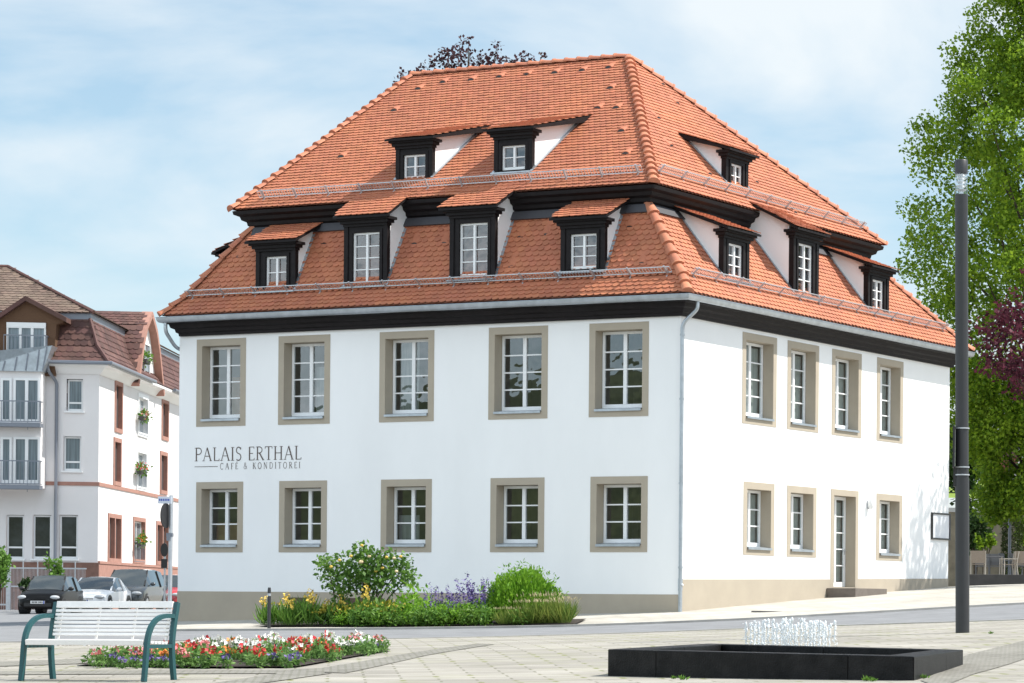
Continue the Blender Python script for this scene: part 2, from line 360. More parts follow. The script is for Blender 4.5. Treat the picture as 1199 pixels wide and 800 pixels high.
# wooded hillside across the valley, behind the viewer (the windows mirror it)
mb = MB(); rg = []
for i in range(41):
    x = -260 + i * 14
    prof = [(0, -1.5), (25, 5), (60, 15 + 3 * math.sin(i * .7)), (100, 30 + 4 * math.sin(i * .45 + 1)), (150, 41 + 4 * math.sin(i * .37)), (220, 30)]
    rg.append([(x, -215 - d, z) for d, z in prof])
mb.rings(rg, closed=False)
m_hill = mat('hill_meadow', (.022, .035, .012), .95, c2=(.10, .12, .05), vscale=.05, bump=1, bscale=.5)
o = mb.build('hill', m_hill, smooth='all'); o['kind'] = 'structure'

# ---------------------------------------------------------------- the house
HL, HW = 15.9, 15.46
house = thing('manor_house', (0, 0, 0), 'white plastered two storey house with red tiled mansard roof and black dormers', 'house')
TF = lambda s, n, z: (s, -n, z)          # front face: s = x
TR = lambda s, n, z: (n, s, z)           # right face: s = y
UFW = [(-15.3, -13.62), (-12.52, -10.81), (-9.2, -7.46), (-5.75, -3.94), (-2.69, -.93)]
LFW = [(-15.28, -13.68), (-12.46, -10.88), (-9.12, -7.5), (-5.66, -4.01), (-2.62, -.93)]
URW = [(3.054, 4.861), (5.453, 7.204), (7.972, 9.722), (10.682, 12.341)]
LRW = [(3.165, 4.794), (5.488, 7.132), (10.714, 12.344)]
DOOR = (7.97, 9.6, .70, 3.43)
ZU, ZL = (4.927, 7.30), (1.51, 3.419)
def wall_panel(mb, T, s0, s1, z0, z1, holes):
    S = sorted({s0, s1} | {h[0] for h in holes} | {h[1] for h in holes}); Z = sorted({z0, z1} | {h[2] for h in holes} | {h[3] for h in holes})
    vs = [T(s, 0, z) for s in S for z in Z]; fs = []
    for i in range(len(S) - 1):
        for j in range(len(Z) - 1):
            c = ((S[i] + S[i + 1]) / 2, (Z[j] + Z[j + 1]) / 2)
            if any(h[0] < c[0] < h[1] and h[2] < c[1] < h[3] for h in holes): continue
            fs.append((i * len(Z) + j, (i + 1) * len(Z) + j, (i + 1) * len(Z) + j + 1, i * len(Z) + j + 1))
    mb.add(vs, fs)
mb = MB()
wall_panel(mb, TF, -HL, 0, -1.5, 7.75, [(*w, *ZU) for w in UFW] + [(*w, *ZL) for w in LFW])
wall_panel(mb, TR, 0, HW, -1.5, 7.75, [(*w, *ZU) for w in URW] + [(*w, *ZL) for w in LRW] + [DOOR])
wall_panel(mb, lambda s, n, z: (-HL, s, z), 0, HW, -1.5, 7.75, []); wall_panel(mb, lambda s, n, z: (s, HW, z), -HL, 0, -1.5, 7.75, [])
mb.build('wall', m_plaster, house)
mb = MB()                                  # plinth, painted, standing 10 mm proud
mb.box((-HL - .01, 0, -1.4), (0.01, .01, .45), TF)
mb.add([(.012, -.01, -1.4), (.012, DOOR[0], -1.4), (.012, DOOR[0], .93), (.012, -.01, .83)], [(0, 1, 2, 3)])
mb.add([(.012, DOOR[1], -1.4), (.012, HW, -1.4), (.012, HW, 1.04), (.012, DOOR[1], .96)], [(0, 1, 2, 3)])
mb.add([(.012, DOOR[0], -1.4), (.012, DOOR[1], -1.4), (.012, DOOR[1], DOOR[2]), (.012, DOOR[0], DOOR[2])], [(0, 1, 2, 3)])
mb.build('plinth', m_tan, house)
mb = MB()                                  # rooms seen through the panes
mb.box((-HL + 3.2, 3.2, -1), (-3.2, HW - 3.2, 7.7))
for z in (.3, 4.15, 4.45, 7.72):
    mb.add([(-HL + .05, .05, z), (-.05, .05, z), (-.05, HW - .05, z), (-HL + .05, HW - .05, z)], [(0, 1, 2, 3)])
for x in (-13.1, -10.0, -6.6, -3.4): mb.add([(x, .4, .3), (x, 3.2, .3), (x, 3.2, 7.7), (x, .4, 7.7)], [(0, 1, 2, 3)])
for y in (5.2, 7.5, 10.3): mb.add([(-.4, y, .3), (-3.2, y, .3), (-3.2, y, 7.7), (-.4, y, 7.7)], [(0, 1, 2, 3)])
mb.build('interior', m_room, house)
def bars(mb, T, s0, s1, z0, z1, n0, n1, cols, rows, fr=.068, cb=.10, gb=.034):
    mb.box((s0, n0, z0), (s0 + fr, n1, z1), T); mb.box((s1 - fr, n0, z0), (s1, n1, z1), T)
    mb.box((s0 + fr, n0, z0), (s1 - fr, n1, z0 + fr * 1.5), T); mb.box((s0 + fr, n0, z1 - fr), (s1 - fr, n1, z1), T)
    a0, a1, b0, b1 = s0 + fr, s1 - fr, z0 + fr * 1.5, z1 - fr
    xs_ = [a0 + (a1 - a0) * i / cols for i in range(1, cols)]; edges = [a0] + xs_ + [a1]
    for x in xs_: mb.box((x - cb / 2, n0 + .004, b0), (x + cb / 2, n1 + .012, b1), T)
    for j in range(1, rows):
        z = b0 + (b1 - b0) * j / rows
        for k in range(cols):
            e0 = edges[k] + (cb / 2 if k else 0); e1 = edges[k + 1] - (cb / 2 if k < cols - 1 else 0)
            mb.box((e0, n0 + .012, z - gb / 2), (e1, n1 - .010, z + gb / 2), T)
def house_window(T, s0, s1, z0, z1, rows, D=.30, r=.185):
    fz0 = z0 + r + .03
    mb = MB(); bars(mb, T, s0 + r + .015, s1 - r - .015, fz0 + .02, z1 - r - .01, -D - .06, -D, 2, rows)
    w = mb.build('window', m_frame, house, bevel=0)
    mb = MB()
    mb.box((s0, -D - .08, z0), (s1, .012, z0 + r), T); mb.box((s0, -D - .08, z1 - r), (s1, .012, z1), T)
    mb.box((s0, -D - .08, z0 + r), (s0 + r, .012, z1 - r), T); mb.box((s1 - r, -D - .08, z0 + r), (s1, .012, z1 - r), T)
    mb.build('surround', m_tan, w)
    mb = MB(); a, b = s0 + r + .004, s1 - r - .004
    vs = [T(a, -D, fz0 + .03), T(b, -D, fz0 + .03), T(b, .06, z0 + r + .012), T(a, .06, z0 + r + .012), T(a, .06, z0 + r - .045), T(b, .06, z0 + r - .045), T(b, .045, z0 + r - .045), T(a, .045, z0 + r - .045), T(b, .045, z0 + r + .004), T(a, .045, z0 + r + .004), T(b, -D, z0 + r + .004), T(a, -D, z0 + r + .004)]
    mb.add(vs, [(0, 1, 2, 3), (3, 2, 5, 4), (4, 5, 6, 7), (7, 6, 8, 9), (9, 8, 10, 11)]); mb.build('sill', m_zinc, w)
    mb = MB(); mb.add([T(a, -D - .03, fz0), T(b, -D - .03, fz0), T(b, -D - .03, z1 - r), T(a, -D - .03, z1 - r)], [(0, 1, 2, 3)])
    mb.build('pane', m_glass, w)
    return w
W0 = []
for i, w in enumerate(UFW): W0.append(house_window(TF, *w, *ZU, 4))
for i, w in enumerate(LFW): W0.append(house_window(TF, *w, *ZL, 3))
WR = [house_window(TR, *w, *ZU, 4) for w in URW] + [house_window(TR, *w, *ZL, 3) for w in LRW]
# brown panels / curtains standing inside some of the windows
def blind(w, T, s0, s1, z0, z1, m, n=-.55):
    mb = MB(); mb.box((s0, n - .02, z0), (s1, n, z1), T); mb.build('blind', m, w)
m_grey = mat('grey_curtain', (.42, .42, .43), .9, var=.25, vscale=3, stretch=(8, 8, .3))
m_net = mat('net_curtain', (.62, .62, .60), .9, var=.2, vscale=3, stretch=(8, 8, .3))
blind(W0[5], TF, -15.05, -13.9, 1.7, 2.33, m_brownblind); blind(W0[0], TF, -14.55, -13.85, 5.1, 6.3, m_brownblind)
blind(W0[2], TF, -8.95, -8.35, 5.1, 7.1, m_grey); blind(W0[7], TF, -8.95, -8.3, 1.7, 2.5, m_grey); blind(W0[1], TF, -11.7, -11.0, 5.1, 6.5, m_grey)
for w_, (a_, b_), z_ in ([(w_, q_, ZU) for w_, q_ in zip(WR[:4], URW)] + [(w_, q_, ZL) for w_, q_ in zip(WR[4:], LRW)]):
    blind(w_, TR, a_ + .22, b_ - .22, z_[0] + .25, z_[1] - .3, m_net, -.44)
mb = MB(); mb.box((DOOR[0] + .2, -.46, .9), (DOOR[1] - .2, -.44, 3.1), TR); DOORNET = mb
# glazed door
s0, s1, z0, z1 = DOOR; r = .17; D = .30
mb = MB(); bars(mb, TR, s0 + r + .01, s1 - r - .01, z0 + .03, z1 - r - .01, -D - .06, -D, 2, 5, fr=.09, cb=.10, gb=.03); dr = mb.build('door', m_frame, house)
mb = MB(); mb.box((s0, -D - .08, z0), (s0 + r, .014, z1 - r), TR); mb.box((s1 - r, -D - .08, z0), (s1, .014, z1 - r), TR); mb.box((s0, -D - .08, z1 - r), (s1, .014, z1), TR); mb.box((s0 + r, -D - .08, z0 - .02), (s1 - r, .0, z0 + .02), TR)
mb.build('surround', m_tan, dr)
mb = MB(); mb.add([TR(s0 + r, -D - .03, z0), TR(s1 - r, -D - .03, z0), TR(s1 - r, -D - .03, z1 - r), TR(s0 + r, -D - .03, z1 - r)], [(0, 1, 2, 3)]); mb.build('pane', m_glass, dr); DOORNET.build('blind', m_net, dr)
mb = MB(); hz = z0 + 1.05; hs_ = s1 - r - .075
mb.tube([TR(hs_, -D, hz), TR(hs_, -D + .05, hz), TR(hs_ - .13, -D + .05, hz)], .012); mb.box((hs_ - .02, -D, hz - .12), (hs_ + .02, -D + .008, hz + .05), TR); mb.build('handle', m_steel, dr)

# cornice, gutter: profiles swept round rectangles
def sweep(mb, x0, x1, y0, y1, prof, closed_prof=True):
    rg = [[(x0 - o, y0 - o, z), (x1 + o, y0 - o, z), (x1 + o, y1 + o, z), (x0 - o, y1 + o, z)] for o, z in prof]
    if closed_prof: rg.append(rg[0])
    mb.rings(rg)
mb = MB(); sweep(mb, -HL + .14, 0, 0, HW, [(.004, 7.40), (.09, 7.40), (.10, 7.47), (.15, 7.50), (.17, 7.58), (.25, 7.62), (.28, 7.71), (.40, 7.74), (.42, 7.83), (.004, 7.83)]); mb.build('cornice', m_wood, house)
mb = MB(); gut = [(.40 + .085 * (1 - math.cos(a)), 7.86 - .12 * math.sin(a)) for a in [math.pi * k / 8 for k in range(9)]]
gut = gut[:-1] + [(.57, 7.875), (.585, 7.88), (.58, 7.89), (.56, 7.885)] + [(.405 + .08 * (1 - math.cos(a)), 7.87 - .11 * math.sin(a)) for a in [math.pi * k / 8 for k in range(8, -1, -1)]]
sweep(mb, -HL + .24, 0, 0, HW, gut); mb.build('gutter', m_zinc, house, smooth=True)
def pipe(pts, r=.05):
    mb = MB(); mb.tube(pts, r, 12); return mb
def smooth_pts(pts, n=6):
    pts = [Vector(p) for p in pts]; out = [pts[0]]
    for i in range(1, len(pts) - 1):
        a, b, c = pts[i - 1], pts[i], pts[i + 1]; d = min((a - b).length, (c - b).length, .3) * .5
        p, q = b + (a - b).normalized() * d, b + (c - b).normalized() * d
        for k in range(n + 1):
            t = k / n; out.append(p * (1 - t) ** 2 + b * 2 * t * (1 - t) + q * t * t)
    return out + [pts[-1]]
dp = pipe(smooth_pts([(.46, .02, 7.74), (.46, .02, 7.56), (.08, -.06, 7.2), (.08, -.06, .0)])).build('downpipe', m_zinc, house, smooth=True)
for z in (1.1, 3.2, 5.3, 6.9): mb = MB(); mb.tube([(.08, -.06, z), (.08, -.06, z + .05)], .062, 12); mb.build('pipe_clip', m_zinc, dp, smooth=True)
mb = MB(); mb.tube([(.08, -.06, .55), (.08, -.06, .85)], .06, 12); mb.tube([(.08, -.06, .62), (.16, -.08, .70)], .03, 8)
mb.build('rain_flap', m_zinc, dp, smooth=True)
pipe(smooth_pts([(-16.0, -.45, 7.74), (-16.0, -.45, 7.5), (-15.99, -.05, 7.1), (-15.99, .5, 7.0), (-15.99, .5, .0)])).build('downpipe', m_zinc, house, smooth=True)

# roof planes. G gutter edge, K kick, T mansard top, E upper eave, ridge
G = dict(l=-16.12, r=.47, f=-.47, b=15.95, z=7.93); K = dict(l=-15.75, r=.03, f=0.0, b=15.4, z=8.42)
Tt = dict(l=-14.25, r=-1.60, f=1.0, b=13.0, z=10.42); E = dict(l=-14.64, r=-1.2, f=.6, b=13.4, z=10.88)
RA, RB = Vector((-13.45, 7.0, 15.62)), Vector((-6.05, 7.0, 15.62))
def cr(q, a, b): return Vector((q[a], q[b], q['z']))
def tiles(mb, poly, U, w=.182, g=.165, seed=0, off=0.0, clip=False):
    """scalloped clay tiles laid on the planar polygon poly; U runs along the eave; rows climb up the slope"""
    poly = [Vector(p) for p in poly]; O = poly[0]; U = Vector(U).normalized()
    n = (poly[1] - poly[0]).cross(poly[2] - poly[0]).normalized()
    if n.z < 0: n = -n
    V = n.cross(U).normalized()
    if V.z < 0: V = -V
    p2 = [((p - O).dot(U), (p - O).dot(V)) for p in poly]
    umin, umax = min(p[0] for p in p2), max(p[0] for p in p2); vmin, vmax = min(p[1] for p in p2), max(p[1] for p in p2)
    def inside(a, b):
        c = False; j = len(p2) - 1
        for i in range(len(p2)):
            if (p2[i][1] > b) != (p2[j][1] > b) and a < (p2[j][0] - p2[i][0]) * (b - p2[i][1]) / (p2[j][1] - p2[i][1]) + p2[i][0]: c = not c
            j = i
        return c
    rn = random.Random(seed); hw = w * .498; L = g * 1.45; nd = .045 if w < .19 else (.080 if w < .25 else .09)
    sh = [(-hw, L), (hw, L), (hw, nd), (.42 * w, nd * .52), (.27 * w, nd * .20), (.0, 0), (-.27 * w, nd * .20), (-.42 * w, nd * .52), (-hw, nd)]
    rows = int((vmax - vmin) / g) + 1
    for j in range(rows):
        v0 = vmin + j * g; o = (w / 2 if j % 2 else 0); k = int((umax - umin) / w) + 2
        for i in range(k):
            uc = umin + i * w + o + rn.uniform(-.0005, .0005)
            if not inside(uc, v0 + g * .55): continue
            dv = rn.uniform(-.004, .004); h0 = .046 + off + rn.uniform(-.003, .005); h1 = .012 + off; th = .020; tw = rn.uniform(-.002, .002)
            top = []; bot = []
            for a, b in sh:
                hh = h0 + (h1 - h0) * b / L + tw * a / hw
                ua = max(umin, min(umax, uc + a)) if clip else uc + a
                p = O + U * ua + V * (v0 + b + dv)
                top.append(p + n * hh); bot.append(p + n * (hh - th))
            mb.add(top + bot[2:], [tuple(range(9))] + [(k + 2, k + 9, k + 10, k + 3) for k in range(6)] + [(1, 9, 2), (0, 8, 15)])
def rect_ring(a, b):
    return [(cr(a, 'l', 'f'), cr(a, 'r', 'f'), cr(b, 'r', 'f'), cr(b, 'l', 'f')), (cr(a, 'r', 'f'), cr(a, 'r', 'b'), cr(b, 'r', 'b'), cr(b, 'r', 'f')),
            (cr(a, 'r', 'b'), cr(a, 'l', 'b'), cr(b, 'l', 'b'), cr(b, 'r', 'b')), (cr(a, 'l', 'b'), cr(a, 'l', 'f'), cr(b, 'l', 'f'), cr(b, 'l', 'b'))]
lower = MB(); upper = MB(); lt = MB(); ut = MB()
dirs = [(1, 0, 0), (0, 1, 0), (-1, 0, 0), (0, -1, 0)]
for a, b in ((G, K), (K, Tt)):
    for q, d in zip(rect_ring(a, b), dirs):
        lower.add(q, [(0, 1, 2, 3)]); tiles(lt, q, d, w=.205, g=.157, seed=len(lt.v))
uq = [(cr(E, 'l', 'f'), cr(E, 'r', 'f'), RB, RA), (cr(E, 'r', 'f'), cr(E, 'r', 'b'), RB), (cr(E, 'r', 'b'), cr(E, 'l', 'b'), RA, RB), (cr(E, 'l', 'b'), cr(E, 'l', 'f'), RA)]
for q, d in zip(uq, dirs):
    upper.add(q, [tuple(range(len(q)))]); tiles(ut, q, d, seed=len(ut.v))
upper.add([cr(E, 'l', 'f') + Vector((0, 0, -.03)), cr(E, 'r', 'f') + Vector((0, 0, -.03)), cr(E, 'r', 'b') + Vector((0, 0, -.03)), cr(E, 'l', 'b') + Vector((0, 0, -.03))], [(0, 1, 2, 3)])
rl = lt.build('lower_roof', m_tile, house, recalc=False); lower.build('roof_boarding', m_under, rl, recalc=False)
ru = ut.build('upper_roof', m_tile, house, recalc=False); upper.build('roof_boarding', m_under, ru, recalc=False)
def caps(mb, p, q, nrm, r0=.165, r1=.11, step=.37):
    p, q = Vector(p), Vector(q); L = (q - p).length; t = (q - p) / L; nrm = Vector(nrm); nrm = (nrm - t * nrm.dot(t)).normalized(); b = t.cross(nrm)
    n = max(1, round(L / step)); st = L / n
    for i in range(n):
        A = p + t * (st * i - .03); B = p + t * (st * (i + 1) + .05); vs = []; K_ = 7
        for C, rr, lift in ((A, r0, .03), (A + t * .045, r0 * .99, .03), (A + t * .05, r0 * .90, .028), (B, r1, .0)):
            for k in range(K_):
                an = math.pi * (k / (K_ - 1)) ; vs.append(C + nrm * (lift + rr * math.sin(an) * .85 - .01) + b * (rr * math.cos(an)))
        fs = [(0, 1, 2, 3, 4, 5, 6)]
        for rI in range(3):
            for k in range(K_ - 1): fs.append((rI * K_ + k, (rI + 1) * K_ + k, (rI + 1) * K_ + k + 1, rI * K_ + k + 1))
        mb.add(vs, fs)
for (a, b, nx, ny_) in (('r', 'f', 1, -1), ('l', 'f', -1, -1), ('r', 'b', 1, 1), ('l', 'b', -1, 1)):
    mb = MB(); nn = (nx, ny_, 1.1)
    caps(mb, cr(G, a, b), cr(K, a, b), nn); caps(mb, cr(K, a, b), cr(Tt, a, b), (nx, ny_, .7)); mb.build('hip_caps', m_cap, rl, smooth=True)
    mb = MB(); caps(mb, cr(E, a, b), RB if a == 'r' else RA, (nx, ny_, 1.6)); mb.build('hip_caps', m_cap, ru, smooth=True)
mb = MB(); caps(mb, RA, RB, (0, 0, 1), .15, .115, .40); mb.build('ridge_caps', m_cap, ru, smooth=True)
mb = MB(); sweep(mb, E['l'], E['r'], E['f'], E['b'], [(-.44, 10.38), (-.36, 10.38), (-.34, 10.44), (-.29, 10.47), (-.27, 10.56), (-.17, 10.61), (-.14, 10.70), (-.02, 10.75), (.0, 10.84), (-.44, 10.84)]); mb.build('upper_cornice', m_wood, house)

mb = MB()                                  # dark lead apron below the upper cornice
for T, main_, a_, b_ in ((TF, lambda z: -(1.0 - (10.42 - z) / 2.0), -14.15, -1.45), (TR, lambda z: -1.60 + (10.42 - z) * .815, .9, 13.1)):
    n0_, n1_ = main_(10.17), main_(10.41)
    mb.prism([T(a_, n0_ + .02, 10.17), T(a_, n0_ + .10, 10.19), T(a_, n1_ + .10, 10.41), T(a_, n1_ + .02, 10.41)], Vector(T(b_, 0, 0)) - Vector(T(a_, 0, 0)))
mb.build('lead_apron', mat('dark_lead', (.05, .05, .058), .6), house)
# --- dormers
def lin(T, mb, poly_nz, s0, s1):
    pts = [T(s0, n, z) for n, z in poly_nz]; d = Vector(T(s1, 0, 0)) - Vector(T(s0, 0, 0)); mb.prism(pts, d)
def dormer(T, Ud, s0, s1, zs, zt, p, win, rows, roof, main, over=.24, open_=False):
    """p: outward coordinate of the front; zs,zt: timber front bottom/top; win=(s0,s1,z0,z1); roof=(front overhang, z front, slope, depth); main(n)=height of the roof behind"""
    w0, w1, v0, v1 = win; mb = MB(); th = .14
    mb.box((s0, p - th, zs - .08), (w0, p, zt), T); mb.box((w1, p - th, zs - .08), (s1, p, zt), T)
    mb.box((w0, p - th, v1), (w1, p, zt), T); mb.box((w0, p - th, zs - .08), (w1, p, v0), T)
    e = .035                                       # raised boards round the opening
    mb.box((w0 - .09, p, v0), (w0, p + e, v1 + .09), T); mb.box((w1, p, v0), (w1 + .09, p + e, v1 + .09), T); mb.box((w0, p, v1), (w1, p + e, v1 + .09), T)
    mb.box((s0 - .03, p, zs - .08), (s0 + .10, p + .025, zt), T); mb.box((s1 - .10, p, zs - .08), (s1 + .03, p + .025, zt), T)
    for k, (ov, fz, hz_) in enumerate(((.04, .05, .07), (.10, .11, .08), (.16, .18, .075))):   # moulded head
        zb = zt + (0, .07, .15)[k]; mb.box((s0 - ov, p - th - .04 * k, zb), (s1 + ov, p + fz, zb + hz_), T)
    d = mb.build('dormer', m_wood, house, bevel=0)
    fo, zf, sl2, dep = roof; pf = p + fo
    zr = lambda n: zf + sl2 * (pf - n)
    # cheeks, white
    n_end = p - dep
    for k in range(60):
        n_ = p - dep * k / 60
        if main(n_) >= zr(n_) - .06: n_end = n_; break
    for a, b in ((s0 + .01, s0 + .08), (s1 - .08, s1 - .01)):
        mb = MB()
        lin(T, mb, [(p - th, main(p - th) - .25), (p - th, zr(p - th) - .09), (n_end - .05, zr(n_end) - .06), (n_end - .05, main(n_end) - .25)], a, b)
        mb.build('cheek', m_plaster, d)
    mb = MB()                                      # zinc flashing beside the cheeks and below the sill
    for a, b in ((s0 - .075, s0 + .005), (s1 - .005, s1 + .075)):
        vs = []
        for n_ in (p + .05, n_end): vs += [T(a, n_, main(n_) + .055), T(b, n_, main(n_) + .055), T(b, n_, main(n_) + .085), T(a, n_, main(n_) + .085)]
        mb.add(vs, [(0, 1, 5, 4), (1, 2, 6, 5), (2, 3, 7, 6), (3, 0, 4, 7), (0, 3, 2, 1), (4, 5, 6, 7)])
    mb.box((s0 - .06, p - .01, zs - .06), (s1 + .06, p + .14, zs - .02), T)
    mb.build('flashing', m_zinc, d)
    # roof slab + tiles
    bt = .06 if dep < 2 else .20
    a, b = s0 - over, s1 + over; nb = p - dep
    q = [Vector(T(a, pf, zr(pf))), Vector(T(b, pf, zr(pf))), Vector(T(b, nb, zr(nb))), Vector(T(a, nb, zr(nb)))]
    mt = MB(); tiles(mt, q, Ud, seed=int(abs(s0) * 100), clip=True); rt = mt.build('dormer_roof', m_tile, d, recalc=False)
    mb = MB(); lin(T, mb, [(pf - .02, zr(pf) + .0), (nb, zr(nb) + .0), (nb, zr(nb) - bt), (pf - .02, zr(pf) - .06)], a + .015, b - .015); mb.build('roof_boarding', m_wood, rt)
    ww = MB(); bars(ww, T, w0, w1, v0, v1, p - .09, p - .03, 2, rows, fr=.05, cb=.06, gb=.026); wf = ww.build('dormer_window', m_frame, d)
    pm = MB(); pm.add([T(w0, p - .075, v0), T(w1, p - .075, v0), T(w1, p - .075, v1), T(w0, p - .075, v1)], [(0, 1, 2, 3)]); pm.build('pane', m_sglass, d)
    im = MB(); im.box((w0 - .15, p - .75, v0 - .2), (w1 + .15, p - .7, v1 + .1), T); im.build('inner_wall', m_room, d)
    return d
mlf = lambda n: 8.42 + 2.0 * (-n)                        # front mansard, n=-y
mlr = lambda n: 8.42 + (2.0 / 1.63) * (.03 - n)
sf = (15.62 - 10.88) / 6.4; muf = lambda n: 10.88 + sf * (-n - .6)
sr_ = (15.62 - 10.88) / 4.85; mur = lambda n: 10.88 + sr_ * (-1.2 - n)
def fx(u, y): return on_y(u, 300, y).x
def zz(u, v, y): return on_y(u, v, y).z
yd = .08
for (u0, u1, vb, vt, wu0, wu1, wv0, wv1, rows, tall) in ((301.2, 345.5, 340.5, 294, 311.8, 336.3, 338.5, 300.5, 2, 0), (404.3, 452.8, 334.5, 265, 413.5, 445, 332.5, 272.5, 4, 1),
                                                        (528, 579, 326.5, 255, 538.2, 571.5, 324, 261.5, 4, 1), (658, 707.6, 317.5, 267, 668, 699, 315, 274, 3, 0)):
    Y = yd; um = (u0 + u1) / 2
    s0, s1 = fx(u0, Y), fx(u1, Y); zs, zt = zz(um, vb, Y), zz(um, vt, Y)
    win = (fx(wu0, Y), fx(wu1, Y), zz(um, wv0, Y), zz(um, wv1, Y))
    if tall: zfr = zt + .25; roof = (.28, zfr, (11.03 - zfr) / (.80 + .2), 1.15)
    else: zfr = zt + .25; roof = (.28, zfr, .50, .98)
    dormer(TF, (1, 0, 0), s0, s1, zs, zt, -Y, win, rows, roof, mlf)
Y = 1.5
for (u0, u1, vb, vt, wu0, wu1, wv0, wv1) in ((464, 505, 211.5, 174, 472, 497.8, 209.6, 181.4), (579, 621.7, 201, 163, 587, 614.6, 199, 170.5)):
    um = (u0 + u1) / 2; s0, s1 = fx(u0, Y), fx(u1, Y); zs, zt = zz(um, vb, Y), zz(um, vt, Y)
    dormer(TF, (1, 0, 0), s0, s1, zs, zt, -Y, (fx(wu0, Y), fx(wu1, Y), zz(um, wv0, Y), zz(um, wv1, Y)), 2, (.28, zt + .25, .27, 3.0), muf)
def fy(u, x): return on_x(u, 300, x).y
def zx(u, v, x): return on_x(u, v, x).z
X = -.15
for (u0, u1, vb, vt, wu0, wu1, wv0, wv1, rows, tall) in ((847, 876, 328.5, 282, 852, 869, 326, 286.5, 3, 0), (929, 957.5, 347, 284, 934, 951, 345, 286.5, 4, 1), (1016.5, 1040, 366.5, 325, 1021, 1034.5, 364.5, 328.5, 3, 0)):
    um = (u0 + u1) / 2; s0, s1 = fy(u0, X), fy(u1, X); zs, zt = zx(um, vb, X), zx(um, vt, X)
    zt = max(zt, zx(um, wv1, X) + .1)
    if tall: zfr = zt + .25; roof = (.28, zfr, (11.0 - zfr) / 1.3, 1.5)
    else: zfr = zt + .25; roof = (.28, zfr, .36, 1.6)
    dormer(TR, (0, 1, 0), s0, s1, zs, zt, X, (fy(wu0, X), fy(wu1, X), zx(um, wv0, X), zx(um, wv1, X)), rows, roof, mlr)
X = -1.97; um = 861
zt = zx(um, 189, X)
dormer(TR, (0, 1, 0), fy(849, X), fy(874, X), zx(um, 222.5, X), zt, X, (fy(854.5, X), fy(868, X), zx(um, 220.5, X), zx(um, 192.5, X)), 2, (.28, zt + .25, .30, 2.9), mur)
# a dormer on the far left slope, only its edge shows past the hip
TLf = lambda s, n, z: (-n, s, z)
dormer(TLf, (0, -1, 0), 1.5, 2.8, 8.55, 9.60, 15.68, (1.75, 2.55, 8.62, 9.5), 3, (.28, 9.86, .36, 1.0), lambda n: 8.42 + (2.0 / 1.5) * (15.75 - n))
# snow guards
def snow(T, s0, s1, n0, zf, nrm_n, nrm_z):
    mb = MB(); br = mb
    def pt(s, h): return T(s, n0 + nrm_n * h, zf + nrm_z * h)
    for h in (.08, .27): mb.bar(pt(s0, h), pt(s1, h), .022, .022)
    k = int((s1 - s0) / .09)
    for i in range(k + 1):
        s = s0 + (s1 - s0) * i / k; mb.bar(pt(s, .08), pt(s, .27), .013, .013)
    k = int((s1 - s0) / 1.05)
    for i in range(k + 1):
        s = s0 + .15 + (s1 - s0 - .3) * i / k; br.bar(pt(s, -.02), pt(s, .30), .045, .04)
        a, b = Vector(pt(s, .02)), Vector(T(s, n0 + .15 * nrm_z, zf - .15 * nrm_n + .035)); br.bar(a, b, .035, .02)
    mb.build('snow_guard', m_steel, house)
snow(TF, -15.6, -.25, -.03, 8.46, .8, .6); snow(TR, .35, 15.0, 0.0, 8.46, .75, .66)
snow(TF, -14.0, -1.75, -1.0, 10.88 + sf * .4, .6, .8); snow(TR, 1.3, 12.7, -1.6, 10.88 + sr_ * .4, .7, .7)
# ventilation tiles
def vent(T, s, n, z, sl_):
    vt = MB(); f = lambda a, b, c_: T(s + a, n + b, z - sl_ * b + .035 + c_)
    A_ = [f(.13 * math.cos(math.pi * k / 8), .04, .085 * math.sin(math.pi * k / 8)) for k in range(9)]; B_ = [f(.10 * math.cos(math.pi * k / 8), -.24, .01 * math.sin(math.pi * k / 8)) for k in range(9)]
    C_ = [f(.105 * math.cos(math.pi * k / 8), .045, .066 * math.sin(math.pi * k / 8)) for k in range(9)]
    vt.add(A_ + B_, [(k, k + 1, k + 10, k + 9) for k in range(8)] + [tuple(range(9))]); vt.add(C_, [tuple(range(9))])
    o_ = vt.build('vent_tile', [m_tile, m_black], ru, recalc=False); o_.data.polygons[len(o_.data.polygons) - 1].material_index = 1
for u, v in ((490, 106), (519, 98), (552, 95), (585, 92), (617, 89), (650, 87), (682, 84), (713, 81), (462, 131), (715, 105), (722, 128), (728, 155), (733, 182), (400, 185), (700, 128)):
    for k in range(200):
        y = .7 + k * .032; q = on_y(u, v, y)
        if q.z <= muf(-y): vent(TF, q.x, -y, muf(-y), sf); break
for u, v in ((770, 140), (785, 172), (775, 100), (792, 122), (830, 205), (900, 235), (885, 215), (930, 250)):
    for k in range(200):
        x = -1.3 - k * .024; q = on_x(u, v, x)
        if q.z <= mur(x): vent(TR, q.y, x, mur(x), sr_); break
for u, v in ((486, 285), (521, 284), (610, 277), (640, 274), (738, 265), (752, 308), (380, 285), (280, 300), (600, 312)):
    for k in range(200):
        y = .02 + k * .005; q = on_y(u, v, y)
        if q.z <= mlf(-y): vent(TF, q.x, -y, mlf(-y), 2.0); break

